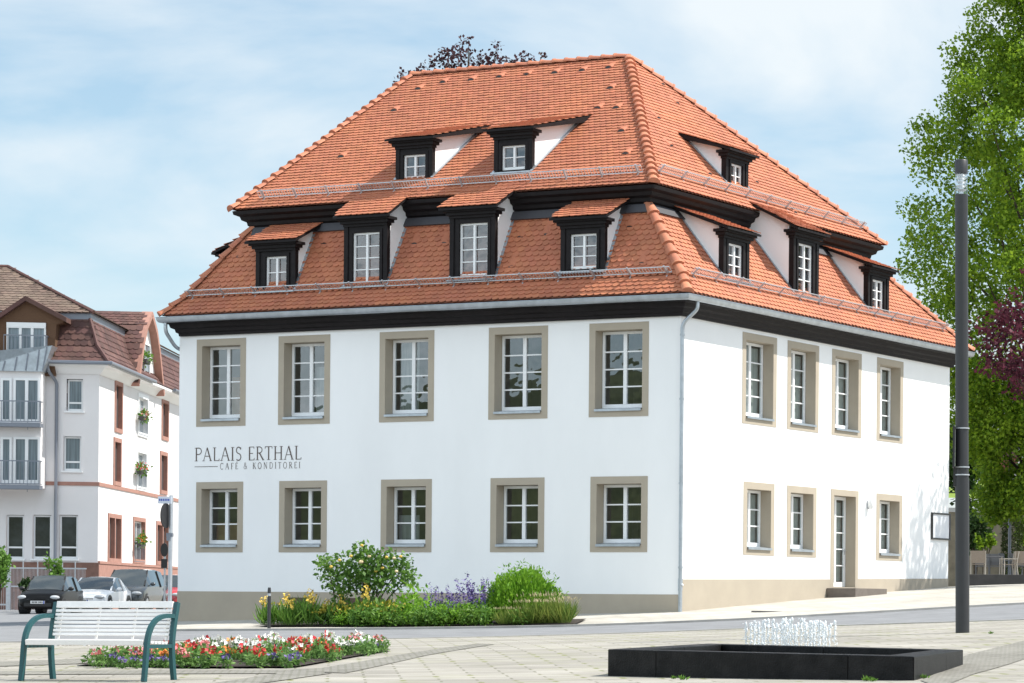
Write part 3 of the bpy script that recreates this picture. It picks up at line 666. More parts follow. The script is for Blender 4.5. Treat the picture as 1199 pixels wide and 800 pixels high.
# --- lettering on the facade: strokes with serifs
def arc(cx, cy, rx, ry, a0, a1, n=10): return [(cx + rx * math.cos(R(a0 + (a1 - a0) * i / n)), cy + ry * math.sin(R(a0 + (a1 - a0) * i / n))) for i in range(n + 1)]
TK, TN = .105, .05
def V_(x, y0=0, y1=1): return ('l', [(x, y0), (x, y1)], TK)
def S_(x, y, w=.2): return ('l', [(x - w / 2, y), (x + w / 2, y)], .035)
LET = {
 'P': (.56, [V_(.14), ('l', [(.14, .98), (.3, .98)] + arc(.3, .74, .24, .24, 90, -90) + [(.14, .5)], .065), S_(.14, .02, .26), S_(.08, .98, .14)]),
 'A': (.74, [('l', [(.08, 0), (.36, 1)], TN), ('l', [(.36, 1), (.66, 0)], TK), ('l', [(.19, .36), (.54, .36)], TN), S_(.08, .02), S_(.66, .02)]),
 'L': (.54, [V_(.14), ('l', [(.14, .02), (.5, .02)], TN), ('l', [(.5, .0), (.51, .16)], TN), S_(.14, .98, .26)]),
 'I': (.28, [V_(.14), S_(.14, .98, .26), S_(.14, .02, .26)]),
 'S': (.5, [('l', [(.42, .84)] + arc(.26, .76, .17, .23, 40, 250, 12)[1:] + arc(.25, .26, .19, .25, 80, -140, 12), .075), ('l', [(.42, .8), (.43, .98)], TN)]),
 'E': (.54, [V_(.14), ('l', [(.14, .98), (.48, .98)], TN), ('l', [(.14, .02), (.5, .02)], TN), ('l', [(.14, .51), (.41, .51)], TN), ('l', [(.48, .99), (.48, .85)], TN), ('l', [(.5, .0), (.51, .16)], TN)]),
 'R': (.64, [V_(.14), ('l', [(.14, .98), (.28, .98)] + arc(.28, .755, .22, .225, 90, -90) + [(.14, .53)], .065), ('l', [(.3, .53), (.6, 0)], TK), S_(.14, .02, .26), S_(.6, .02, .14), S_(.08, .98, .14)]),
 'T': (.6, [V_(.3), ('l', [(.04, .98), (.56, .98)], TN), ('l', [(.04, .99), (.03, .84)], TN), ('l', [(.56, .99), (.57, .84)], TN), S_(.3, .02, .26)]),
 'H': (.74, [V_(.14), V_(.6), ('l', [(.14, .51), (.6, .51)], TN), S_(.14, .98, .24), S_(.14, .02, .24), S_(.6, .98, .24), S_(.6, .02, .24)]),
 'C': (.66, [('l', arc(.36, .5, .3, .5, 50, 310, 16), .08), ('l', [(.56, .8), (.57, .98)], TN)]),
 'F': (.5, [V_(.14), ('l', [(.14, .98), (.46, .98)], TN), ('l', [(.14, .51), (.4, .51)], TN), ('l', [(.46, .99), (.47, .85)], TN), S_(.14, .02, .26)]),
 'K': (.64, [V_(.14), ('l', [(.16, .45), (.54, 1)], TN), ('l', [(.26, .58), (.6, 0)], TK), S_(.14, .98, .24), S_(.14, .02, .24), S_(.6, .02, .14), S_(.54, .98, .14)]),
 'O': (.76, [('l', arc(.37, .5, .31, .5, 0, 360, 20), .085)]),
 'N': (.74, [('l', [(.14, 0), (.14, 1)], TN), ('l', [(.14, 1), (.6, 0)], TK), ('l', [(.6, 0), (.6, 1)], TN), S_(.14, .02), S_(.6, .98), S_(.1, .98, .14)]),
 'D': (.72, [V_(.14), ('l', [(.14, .98), (.32, .98)] + arc(.32, .5, .32, .48, 90, -90, 12) + [(.14, .02)], .07)]),
 '&': (.74, [('l', [(.66, .05), (.22, .72)] + arc(.32, .82, .13, .17, 200, -40, 10) + [(.2, .48)] + arc(.3, .24, .2, .24, 130, 330, 10) + [(.62, .52)], .07)]),
 ' ': (.34, [])}
LET['É'] = (LET['E'][0], LET['E'][1] + [('l', [(.26, 1.08), (.4, 1.26)], .06)])
def text(mb, s, p00, p10, h, track, T, th=1.0):
    """s written from p00 to p10 (x,z on the facade), letters h tall"""
    adv = [LET[c][0] for c in s]; tot = sum(adv) + track * (len(s) - 1) - .08
    W_ = math.hypot(p10[0] - p00[0], p10[1] - p00[1]); dx, dz = (p10[0] - p00[0]) / W_, (p10[1] - p00[1]) / W_; k = W_ / tot; x = -.04; lay = 0
    for c, a in zip(s, adv):
        for _, pl, w in LET[c][1]:
            w *= th; q = [Vector((x + px_, py_)) for px_, py_ in pl]; L = []; lay += 1
            for i, p in enumerate(q):
                t = (q[min(i + 1, len(q) - 1)] - q[max(i - 1, 0)]); t = Vector((t.x * k, t.y * h)).normalized(); nn = Vector((-t.y, t.x)) * (w * h / 2)
                P_ = Vector((p.x * k, p.y * h)); L.append((P_ + nn, P_ - nn))
            dpt = .004 + (lay % 5) * .0012; vs = []
            for A, B in L:
                for Q in (A, B): vs.append(T(p00[0] + Q.x * dx - Q.y * 0, dpt, p00[1] + Q.x * dz + Q.y))
            mb.add(vs, [(2 * i, 2 * i + 1, 2 * i + 3, 2 * i + 2) for i in range(len(L) - 1)])
        x += a + track
mb = MB(); a, b = on_y(228.5, 541.3, 0), on_y(352.5, 537.0, 0); h = on_y(352.5, 521, 0).z - b.z
zl_ = (a.z + b.z) / 2
text(mb, 'PALAIS ERTHAL', (a.x, zl_), (b.x, zl_), h, .07, TF, 1.0)
a, b = on_y(258, 550, 0), on_y(351.5, 548, 0); zl2 = (a.z + b.z) / 2
text(mb, 'CAFÉ & KONDITOREI', (a.x, zl2), (b.x, zl2), h * .46, .34, TF, 1.05)
a2, b2 = on_y(228, 547, 0), on_y(255, 547, 0); mb.box((a2.x, .003, zl2 + h * .2), (b2.x, .006, zl2 + h * .2 + .015), TF)
mb.build('lettering', m_letter, house, recalc=False)
# cellar window openings in the plinth of the front, half hidden by the bed
m_hatch = mat('rusty_hatch', (.10, .06, .045), .8, var=.3)
for u0, u1 in ((341, 372), (405, 452)):
    mb = MB(); mb.box((fx(u0, 0), .006, -.18), (fx(u1, 0), .014, .30), TF); mb.build('cellar_hatch', m_hatch, house)

# objects on and beside the house
mb = MB(); mb.box((.02, 7.72, .1), (.92, 9.62, .685)); o = mb.build('door_step', mat('dark_stone_step', (.14, .12, .105), .8, var=.15, vscale=6, bump=.3), bevel=.012)
tag(o, 'dark grey stone doorstep block below the glazed side door of the white house', 'doorstep')
A = on_x(1090, 600, 0); B = on_x(1111, 634, 0); ms, zb, zt = (A.y + B.y) / 2, B.z + .03, A.z
nb = thing('notice_board', (.0, ms, zb), 'black framed menu board hanging on the sunlit wall near the far corner', 'notice board')
hw = (B.y - A.y) / 2; H_ = zt - zb; mb = MB()
for (a, b) in (((0.002, -hw, 0), (.06, -hw + .05, H_)), ((0.002, hw - .05, 0), (.06, hw, H_)), ((0.002, -hw + .05, 0), (.06, hw - .05, .05)), ((0.002, -hw + .05, H_ - .05), (.06, hw - .05, H_))): mb.box(a, b)
mb.build('frame', m_black, nb)
mb = MB(); mb.box((.002, -hw + .05, .05), (.03, hw - .05, H_ - .05)); mb.build('poster', mat('printed_sheet', (.80, .81, .84), .4, c2=(.62, .64, .70), var=.08, vscale=5), nb)
A = on_x(1016, 590, 0); wlp = thing('wall_lamp', (0, A.y, A.z - .2), 'small white round lamp on the wall right of the side door', 'wall lamp')
mb = MB(); mb.box((0.002, -.05, .05), (.03, .05, .3)); mb.build('bracket', m_steel, wlp)
mb = MB(); mb.tube([(.1, 0, 0.05), (.1, 0, .12), (.1, 0, .28), (.1, 0, .36)], [.05, .085, .085, .05], 14); mb.build('lamp_shade', mat('opal_glass', (.75, .75, .75), .3), wlp, smooth=True)

# ---------------------------------------------------------------- hotel at the left
H0 = atd(114, 715, 125); HPH = math.atan2(.526, .861)
hotel = thing('apartment_building', H0, 'white apartment building with brown mansard roof and balconies, left of the house', 'building', rz=HPH)
_Ri = Matrix.Rotation(-HPH, 3, 'Z')
def hloc(u, v, ax, val):
    o, d = ray(u, v); o = _Ri @ (o - H0); d = _Ri @ d
    return o + d * ((val - o[ax]) / d[ax])
HF = lambda s, n, z: (s, -n, z); HR = lambda s, n, z: (n, s, z)
hz = lambda v: hloc(114, v, 1, 0).z
m_hwall = mat('hotel_plaster', (.74, .72, .72), .9, var=.03, vscale=.6, bump=.2)
m_sand = mat('red_sandstone', (.36, .19, .15), .85, var=.12, vscale=3, bump=.3)
m_sandd = mat('sandstone_plinth', (.20, .11, .085), .9, var=.25, vscale=2.5, bump=.4)
m_htile = mat('brown_tile', (.10, .047, .040), .75, var=.25, vscale=1.2, island=.28, bump=.2)
m_shing = mat('brown_shingle', (.115, .06, .032), .85, var=.2, vscale=8, stretch=(1, 1, 6))
m_dglass = mat('dark_glass', (.035, .04, .045), .04, var=.8, vscale=.5, spec=.8)
m_cglass = mat('curtained_glass', (.16, .20, .23), .06, var=.35, vscale=2, spec=.8, stretch=(6, 6, .2))
m_shut = mat('wood_shutter', (.055, .04, .04), .7, var=.2, vscale=10, stretch=(1, 1, 8))
m_rail = mat('grey_railing', (.20, .22, .26), .45, metal=.4)
def hrect(u0, u1, v0, v1, face, val=0):
    ax = 1 if face == 'F' else 0; um, vm = (u0 + u1) / 2, (v0 + v1) / 2
    i = 0 if face == 'F' else 1
    s = sorted((hloc(u0, vm, ax, val)[i], hloc(u1, vm, ax, val)[i])); z = sorted((hloc(um, v0, ax, val).z, hloc(um, v1, ax, val).z))
    return s[0], s[1], z[0], z[1]
fw = [hrect(78, 97, 444, 482, 'F'), hrect(74, 95, 511, 552, 'F'), hrect(7, 28, 603, 655, 'F'), hrect(38, 60, 603, 655, 'F'), hrect(69, 91, 603, 655, 'F')]
rwin = [hrect(134, 143, 447, 507, 'R'), hrect(132.5, 141.5, 513, 569, 'R'), hrect(126, 141.5, 602, 659, 'R'), hrect(161, 173, 462, 512, 'R'), hrect(159.5, 171.5, 526, 575, 'R'), hrect(155.5, 169.5, 606, 660, 'R'),
        hrect(189, 197, 468, 516, 'R'), hrect(187, 195.5, 529, 579, 'R'), hrect(182.5, 197, 611, 662, 'R')]
zt_h = hz(430)
mb = MB(); wall_panel(mb, HF, -18, 0, -1, zt_h, fw); wall_panel(mb, HR, 0, 30, -1, zt_h, rwin)
mb.add([(-18, 0, -1), (-18, 30, -1), (-18, 30, zt_h), (-18, 0, zt_h)], [(0, 1, 2, 3)]); mb.add([(-18, 30, -1), (0, 30, -1), (0, 30, zt_h), (-18, 30, zt_h)], [(0, 1, 2, 3)])
mb.build('wall', m_hwall, hotel)
mb = MB(); mb.box((-18, -.05, -1), (.05, .02, hz(659)), None); mb.build('plinth', m_sandd, hotel)
mb = MB(); mb.box((-.02, -.05 + .08, -1), (.055, 30, hz(660)), None); mb.box((-.02, .03, hz(660)), (.09, 30, hz(657))); mb.build('plinth', m_sand, hotel)
mb = MB(); zb_ = hz(569); mb.box((-4.9 + 2.3, -.04, zb_), (.04, .02, zb_ + .17)); mb.box((-.02, .02, zb_), (.045, 30, zb_ + .17)); mb.build('belt_course', m_sand, hotel)
def hwin(T, q, kind):
    s0, s1, z0, z1 = q; mb = MB(); D = .14
    if kind == 'white':
        bars(mb, T, s0 + .02, s1 - .02, z0 + .02, z1 - .02, -D - .05, -D, 1, 1, fr=.07); zz_ = z0 + (z1 - z0) * .27
        mb.box((s0 + .09, -D - .05, zz_ - .04), (s1 - .09, -D, zz_ + .04), T); mb.box((s0 - .08, -D - .05, z0 - .06), (s1 + .08, .10, z0 + .02), T)
        w = mb.build('window', m_frame, hotel); gm = m_cglass if z0 > 4 else m_dglass
    elif kind == 'french':
        bars(mb, T, s0 + .22, s1 - .22, z0 + .02, z1 - .2, -D - .05, -D, 2, 1, fr=.07, cb=.1); w = mb.build('window', m_frame, hotel); gm = m_cglass
        mb = MB()
        for k in range(9): x = s0 + .2 + (s1 - s0 - .4) * k / 8; mb.box((x - .012, .03, z0 + .1), (x + .012, .055, z0 + 1.0), T)
        mb.box((s0 + .15, .02, z0 + 1.0), (s1 - .15, .065, z0 + 1.04), T); mb.box((s0 + .15, .02, z0 + .08), (s1 - .15, .065, z0 + .11), T); mb.build('railing', m_rail, w)
    else:
        n = 2 if kind == 'pair' else 1; b = .2
        W_ = (s1 - s0 - b * (n + 1)) / n
        for k in range(n):
            a = s0 + b + k * (W_ + b); mb.box((a, -D - .04, z0 + .2), (a + W_, -D, z1 - .2), T)
        w = mb.build('window', m_shut, hotel); gm = None
    if kind in ('french', 'pair', 'narrow'):
        b = .2; mb = MB(); mb.box((s0, -.2, z0), (s0 + b, .05, z1), T); mb.box((s1 - b, -.2, z0), (s1, .05, z1), T); mb.box((s0 + b, -.2, z1 - b), (s1 - b, .05, z1), T); mb.box((s0 + b, -.2, z0), (s1 - b, .06, z0 + b), T)
        if kind == 'pair': c = (s0 + s1) / 2; mb.box((c - .1, -.2, z0 + b), (c + .1, .05, z1 - b), T)
        mb.build('surround', m_sand if kind != 'french' or z0 < 4 else m_frame, w)
    if gm:
        mb = MB(); mb.add([T(s0 + .02, -D - .03, z0), T(s1 - .02, -D - .03, z0), T(s1 - .02, -D - .03, z1), T(s0 + .02, -D - .03, z1)], [(0, 1, 2, 3)]); mb.build('pane', gm, w)
    return w
for q in fw: hwin(HF, q, 'white')
for q, k in zip(rwin, ('narrow', 'narrow', 'pair', 'french', 'french', 'french', 'narrow', 'narrow', 'pair')): hwin(HR, q, k)
# roofs: eave, steep brown mansard, low hipped top
ze, zm = hz(426), hz(366)
mb = MB()
rg = []
for o, z in ((.02, ze - .5), (.08, ze - .45), (.22, ze - .28), (.30, ze - .2), (.50, ze - .12), (.50, ze), (.0, ze)): rg.append([(-18 - o, -o, z), (o, -o, z), (o, 30 + o, z), (-18 - o, 30 + o, z)])
mb.rings(rg); mb.build('eave_cornice', m_frame, hotel)
mb = MB(); mb.tube([(-3.3 + .0, -.62, ze), (.62, -.62, ze), (.62, 10.2, ze)], .09, 8); mb.build('gutter', m_rail, hotel)
mb = MB(); mb.tube([(.62, 15.4, ze), (.62, 30, ze)], .09, 8); mb.build('gutter', m_rail, hotel)
mt = MB(); e_ = .5; q1 = 1.05
def htiles(poly, d): tiles(mt, poly, d, w=.30, g=.30, seed=len(mt.v))
V3 = Vector
htiles([V3((-4.6, -e_, ze)), V3((e_, -e_, ze)), V3((.15 - .3, .1, ze + .8)), V3((-4.6, .1, ze + .8))], (1, 0, 0)); htiles([V3((-4.6, .1, ze + .8)), V3((-.15, .1, ze + .8)), V3((-.55, .55, zm - .25)), V3((-4.6, .55, zm - .25))], (1, 0, 0))
htiles([V3((e_, -e_, ze)), V3((e_, 30, ze)), V3((-.1, 30, ze + .8)), V3((-.1, .1, ze + .8))], (0, 1, 0)); htiles([V3((-.1, .1, ze + .8)), V3((-.1, 30, ze + .8)), V3((-.55, 30, zm - .25)), V3((-.55, .55, zm - .25))], (0, 1, 0))
rfm = mt.build('lower_roof', m_htile, hotel, recalc=False)
mb = MB(); rg = [[(-18 - o, -o, z), (o, -o, z), (o, 30 + o, z), (-18 - o, 30 + o, z)] for o, z in ((.45, ze), (-.12, ze + .78), (-.58, zm - .27), (-.6, zm))]; mb.rings(rg); mb.build('roof_boarding', mat('brown_boarding', (.07, .035, .03), .9), rfm)
mb = MB(); rg = [[(-18 - o, -o, z), (o, -o, z), (o, 30 + o, z), (-18 - o, 30 + o, z)] for o, z in ((-.50, zm - .3), (-.50, zm - .02), (-.42, zm), (-.62, zm + .02))]; mb.rings(rg); mb.build('zinc_band', m_rail, hotel)
ap = hloc(3, 313, 1, 5.3); zr_ = ap.z; mt = MB(); A_ = V3((-5.3, 5.3, zr_)); B_ = V3((-5.3, 27, zr_)); o_ = -.35
c00, c10, c11, c01 = V3((-18, .35, zm)), V3((o_, .35, zm)), V3((o_, 30, zm)), V3((-18, 30, zm))
htiles([c10, c11, B_, A_], (0, 1, 0)); htiles([V3((-10.3, .35, zm)), c10, A_], (1, 0, 0))
htiles([V3((-18, .35, zm)), V3((-10.3, .35, zm)), A_, V3((-18, 5.3, zr_))], (1, 0, 0))
ut_ = mt.build('upper_roof', mat('weathered_tile', (.155, .095, .075), .8, var=.3, vscale=.8, island=.22, c2=(.17, .125, .095)), hotel, recalc=False)
mb = MB(); mb.add([c10, c11, B_, A_, c00, V3((-18, 5.3, zr_))], [(0, 1, 2, 3), (4, 0, 3, 5)]); mb.build('roof_boarding', mat('weathered_boarding', (.1, .06, .05), .9), ut_)
mb = MB(); mb.tube([c10 + V3((0, 0, .04)), A_ + V3((0, 0, .04)), A_ + V3((-14, 0, .04))], .09, 6); mb.tube([V3((e_, -e_, ze + .05)), V3((-.12, .08, ze + .85)), V3((-.55, .55, zm - .25))], .09, 6); mb.build('hip_caps', m_htile, hotel)
# cross gable with red stone edging on the sunlit side
pr = [hloc(160, 434, 0, .35), hloc(166, 404, 0, .35), hloc(170, 383, 0, .35), hloc(176, 368, 0, .35), hloc(181, 378, 0, .35), hloc(184.5, 400, 0, .35), hloc(187, 461, 0, .35)]
pr = [(p.y, p.z) for p in pr]; zb0 = pr[-1][1]
y0g, y1g = pr[0][0], pr[-1][0]; ym = pr[3][0]
gp_ = [(y0g, ze - .4), (pr[1][0], pr[1][1]), (pr[2][0], pr[2][1]), (ym, pr[3][1]), (2 * ym - pr[2][0], pr[2][1]), (2 * ym - pr[1][0], pr[1][1]), (2 * ym - y0g, ze - .4)]
mb = MB(); mb.prism([(.10, y, z) for y, z in gp_], (-4.5, 0, 0)); gbl = mb.build('cross_gable', m_hwall, hotel)
mb = MB()
for (a, b) in zip(gp_[:-1], gp_[1:]): mb.bar((.22, a[0], a[1]), (.22, b[0], b[1]), .5, .28)
mb.build('stone_edging', m_sand, gbl)
mt = MB(); nn_ = 0
for (a, b, sg) in ((gp_[0], gp_[1], 0), (gp_[1], gp_[2], 0), (gp_[2], gp_[3], 0), (gp_[4], gp_[3], 1), (gp_[5], gp_[4], 1), (gp_[6], gp_[5], 1)):
    of = -.1 if not sg else .1
    tiles(mt, [V3((.3, a[0] + of, a[1] + .08)), V3((-4.5, a[0] + of, a[1] + .08)), V3((-4.5, b[0] + of, b[1] + .08)), V3((.3, b[0] + of, b[1] + .08))], (1, 0, 0), w=.3, g=.28, seed=5)
mt.build('gable_roof', m_htile, gbl, recalc=False)
q = hrect(168, 174.5, 402, 446, 'R', .12); mb = MB(); bars(mb, HR, q[0], q[1], q[2], q[3], .13, .18, 1, 2, fr=.1); w_ = mb.build('gable_window', m_frame, gbl)
mb = MB(); mb.add([HR(q[0], .14, q[2]), HR(q[1], .14, q[2]), HR(q[1], .14, q[3]), HR(q[0], .14, q[3])], [(0, 1, 2, 3)]); mb.build('pane', m_cglass, gbl)
# brown shingled gable with balcony door, zinc bay roof, bay with two balconies
yg = -.35; gpt = [hloc(u, v, 1, yg) for u, v in ((-20, 440), (-20, 378), (30, 349), (74, 372), (74, 378), (66, 380), (64, 410), (64, 440))]
mb = MB(); mb.prism([(p.x, yg, p.z) for p in gpt], (0, 2.2, 0)); gb2 = mb.build('shingle_gable', m_shing, hotel)
mb = MB(); l, t, r2 = hloc(-20, 380, 1, yg - .25), hloc(30, 346.5, 1, yg - .25), hloc(78, 372, 1, yg - .25)
for a, b in ((l, t), (t, r2)):
    mb.prism([(a.x, yg - .3, a.z), (b.x, yg - .3, b.z), (b.x, yg - .3, b.z - .22), (a.x, yg - .3, a.z - .22)], (0, 3.2, 0))
mb.build('gable_roof', m_htile, gb2)
q = hrect(8, 54, 378, 415, 'F', yg); mb = MB(); bars(mb, HF, q[0], q[1], q[2], q[3], .36, .42, 3, 1, fr=.08, cb=.12); mb.box((q[0], .36, q[3] - .25), (q[1], .45, q[3]), HF); dd = mb.build('balcony_door', m_frame, gb2)
mb = MB(); mb.add([HF(q[0], .37, q[2]), HF(q[1], .37, q[2]), HF(q[1], .37, q[3]), HF(q[0], .37, q[3])], [(0, 1, 2, 3)]); mb.build('pane', m_cglass, dd)
def railing(x0, x1, y, z0, h, par, ret=0):
    mb = MB(); mb.box((x0, y - .03, z0 + h - .05), (x1, y + .03, z0 + h)); mb.box((x0, y - .02, z0), (x1, y + .02, z0 + .04))
    n = int((x1 - x0) / .16)
    for k in range(n + 1): x = x0 + (x1 - x0) * k / n; mb.box((x - .012, y - .012, z0 - (.35 if k % 8 == 0 else 0)), (x + .012, y + .012, z0 + h))
    mb.box((x1 - .02, y, z0 + h - .05), (x1 + .02, y + ret, z0 + h)); mb.box((x1 - .02, y, z0), (x1 + .02, y + ret, z0 + .04))
    for k in range(1, int(ret / .16)): mb.box((x1 - .012, y + k * .16, z0), (x1 + .012, y + k * .16 + .024, z0 + h))
    return mb.build('railing', m_rail, par)
a = hloc(4, 415, 1, -1.0); b = hloc(53, 398, 1, -1.0); railing(a.x, b.x, -.95, hz(416), hz(396) - hz(416), gb2, .6)
yb = -1.0; bx = hloc(48, 500, 1, yb).x
zl0, zl1 = hloc(20, 571, 1, yb).z, hloc(20, 435, 1, yb).z
mb = MB(); mb.box((-12, yb, zl0), (bx, .0, zl1)); bay = mb.build('bay', m_hwall, hotel)
mb = MB(); mb.prism([(-12, yb - .15, zl1), (hloc(48, 435, 1, yb).x + .1, yb - .15, zl1), (hloc(62, 405, 1, yb).x, yb - .15, hloc(62, 405, 1, yb).z), (hloc(-40, 437, 1, yb).x, yb - .15, hloc(-40, 437, 1, yb).z)], (0, 1.3, 0)); zr2 = mb.build('bay_roof', m_zinc, bay)
mb = MB()
for u in (-12, 6, 20, 33, 46, 55):
    v1_ = 405 + (62 - u) * .33; p_a, p_b = hloc(u, v1_, 1, yb - .15), hloc(u - 3 if u < 50 else u - 5, 434, 1, yb - .15); mb.bar((p_a.x, yb - .17, p_a.z + .03), (p_b.x, yb - .17, p_b.z), .05, .05)
mb.build('standing_seams', m_rail, zr2)
for (v0, v1, vr0, vr1) in ((443, 495, 494, 469), (512, 566, 567, 539)):
    for (u0, u1, m) in ((1, 14, m_cglass), (16, 47, m_cglass)):
        q = hrect(u0, u1, v0, v1, 'F', yb); mb = MB(); bars(mb, HF, q[0], q[1], q[2], q[3], 1.0, 1.07, 1 if u0 < 10 else 2, 1, fr=.10, cb=.14); w_ = mb.build('balcony_door', m_frame, bay)
        mb = MB(); mb.add([HF(q[0], 1.02, q[2]), HF(q[1], 1.02, q[2]), HF(q[1], 1.02, q[3]), HF(q[0], 1.02, q[3])], [(0, 1, 2, 3)]); mb.build('pane', m, w_)
    zq = hloc(20, vr0, 1, yb - .6).z; mb = MB(); mb.box((-12, yb - .65, zq - .22), (bx + .1, yb - .005, zq - .04)); bal = mb.build('balcony_slab', m_rail, bay)
    railing(-8, bx + .05, yb - .6, zq, hloc(20, vr1, 1, yb - .6).z - zq, bal, .55)
mb = MB(); dx_ = hloc(66, 500, 1, -.12).x
mb.tube(smooth_pts([(dx_ - .35, -.6, ze), (dx_ - .3, -.5, ze - .4), (dx_, -.13, ze - .9), (dx_, -.13, 0)]), .075, 8); mb.build('downpipe', m_rail, hotel, smooth=True)
# flower boxes hanging at the french windows
m_box = mat('flower_box', (.05, .05, .05), .6)
m_gleaf = leafmat('bright_leaf', (.06, .15, .02), (.16, .30, .05), .3, 3)
m_red = mat('red_petal', (.55, .03, .03), .6, island=.3); m_orange = mat('orange_petal', (.75, .22, .04), .6, island=.25)
m_whitep = mat('white_petal', (.75, .74, .70), .6, island=.1); m_yellow = mat('yellow_petal', (.68, .48, .08), .6, island=.25)
m_violet = mat('violet_petal', (.13, .09, .28), .6, island=.3); m_pink = mat('pink_petal', (.65, .2, .2), .6, island=.3)

def leaf_mesh(name, pts, size, m, parent=None, up=.4, asp=.6, jit=.35, seed=0, dirs=None, loc=None):
    """one small two-triangle leaf per point"""
    r = np.random.default_rng(seed); pts = np.asarray(pts, float); n = len(pts)
    d = r.normal(size=(n, 3)) if dirs is None else np.asarray(dirs, float) + r.normal(size=(n, 3)) * .25
    d /= np.linalg.norm(d, axis=1, keepdims=True) + 1e-9
    nn = r.normal(size=(n, 3)); nn[:, 2] += up * 2; sde = np.cross(d, nn); sde /= np.linalg.norm(sde, axis=1, keepdims=True) + 1e-9
    nr = np.cross(sde, d)
    L = size * (1 + jit * (r.random((n, 1)) * 2 - 1)); W = L * asp * .5
    v = np.stack([pts, pts + d * L * .5 + sde * W + nr * L * .08, pts + d * L, pts + d * L * .5 - sde * W + nr * L * .08], 1).reshape(-1, 3)
    if loc is not None: v = v - np.asarray(loc)
    me = bpy.data.meshes.new(name); me.vertices.add(4 * n); me.vertices.foreach_set('co', v.ravel())
    me.loops.add(4 * n); me.loops.foreach_set('vertex_index', np.arange(4 * n)); me.polygons.add(n)
    me.polygons.foreach_set('loop_start', np.arange(0, 4 * n, 4)); me.update(calc_edges=True); me.validate()
    me.materials.append(m); o = bpy.data.objects.new(name, me); col.objects.link(o)
    if loc is not None: o.location = loc
    if parent: o.parent = parent
    return o
def ballpts(n, c, r, seed=0, shell=.5, sz=1.0):
    q = np.random.default_rng(seed); d = q.normal(size=(n, 3)); d /= np.linalg.norm(d, axis=1, keepdims=True)
    rad = r * (shell + (1 - shell) * q.random((n, 1))) ** .7
    d = d * rad; d[:, 2] *= sz; return d + np.asarray(c)
hr_ = lambda p: H0 + Matrix.Rotation(HPH, 3, 'Z') @ Vector(p)
for i, (u, v, lab) in enumerate(((171, 426, 'planter of bright green leaves in the gable window, highest of the building'), (168, 493, 'planter with pink flowers at the second floor french window of the white building'),
                                 (165.5, 556, 'planter with red flowers at the first floor french window of the white building'), (165, 640, 'planter with orange flowers at the ground floor french window of the white building'))):
    p = hloc(u, v, 0, .28); t = thing('flower_box', hr_((p.x, p.y, p.z)), lab, 'flower box', 'flower boxes on the white building', rz=HPH)
    mb = MB(); mb.prism([(-.14, -.55, .2), (.14, -.55, .2), (.10, -.5, 0), (-.10, -.5, 0)], (0, 1.1, 0)); mb.build('box', m_box, t)
    q = np.random.default_rng(i); pt = q.normal(size=(130, 3)) * (.10, .26, .13) + (0.03, 0, .28); leaf_mesh('foliage', pt, .15, m_gleaf, t, seed=i)
    if i: leaf_mesh('blossoms', q.normal(size=(46, 3)) * (.10, .26, .13) + (.06, 0, .38), .10, (None, m_pink, m_red, m_orange)[i], t, seed=i, asp=1)

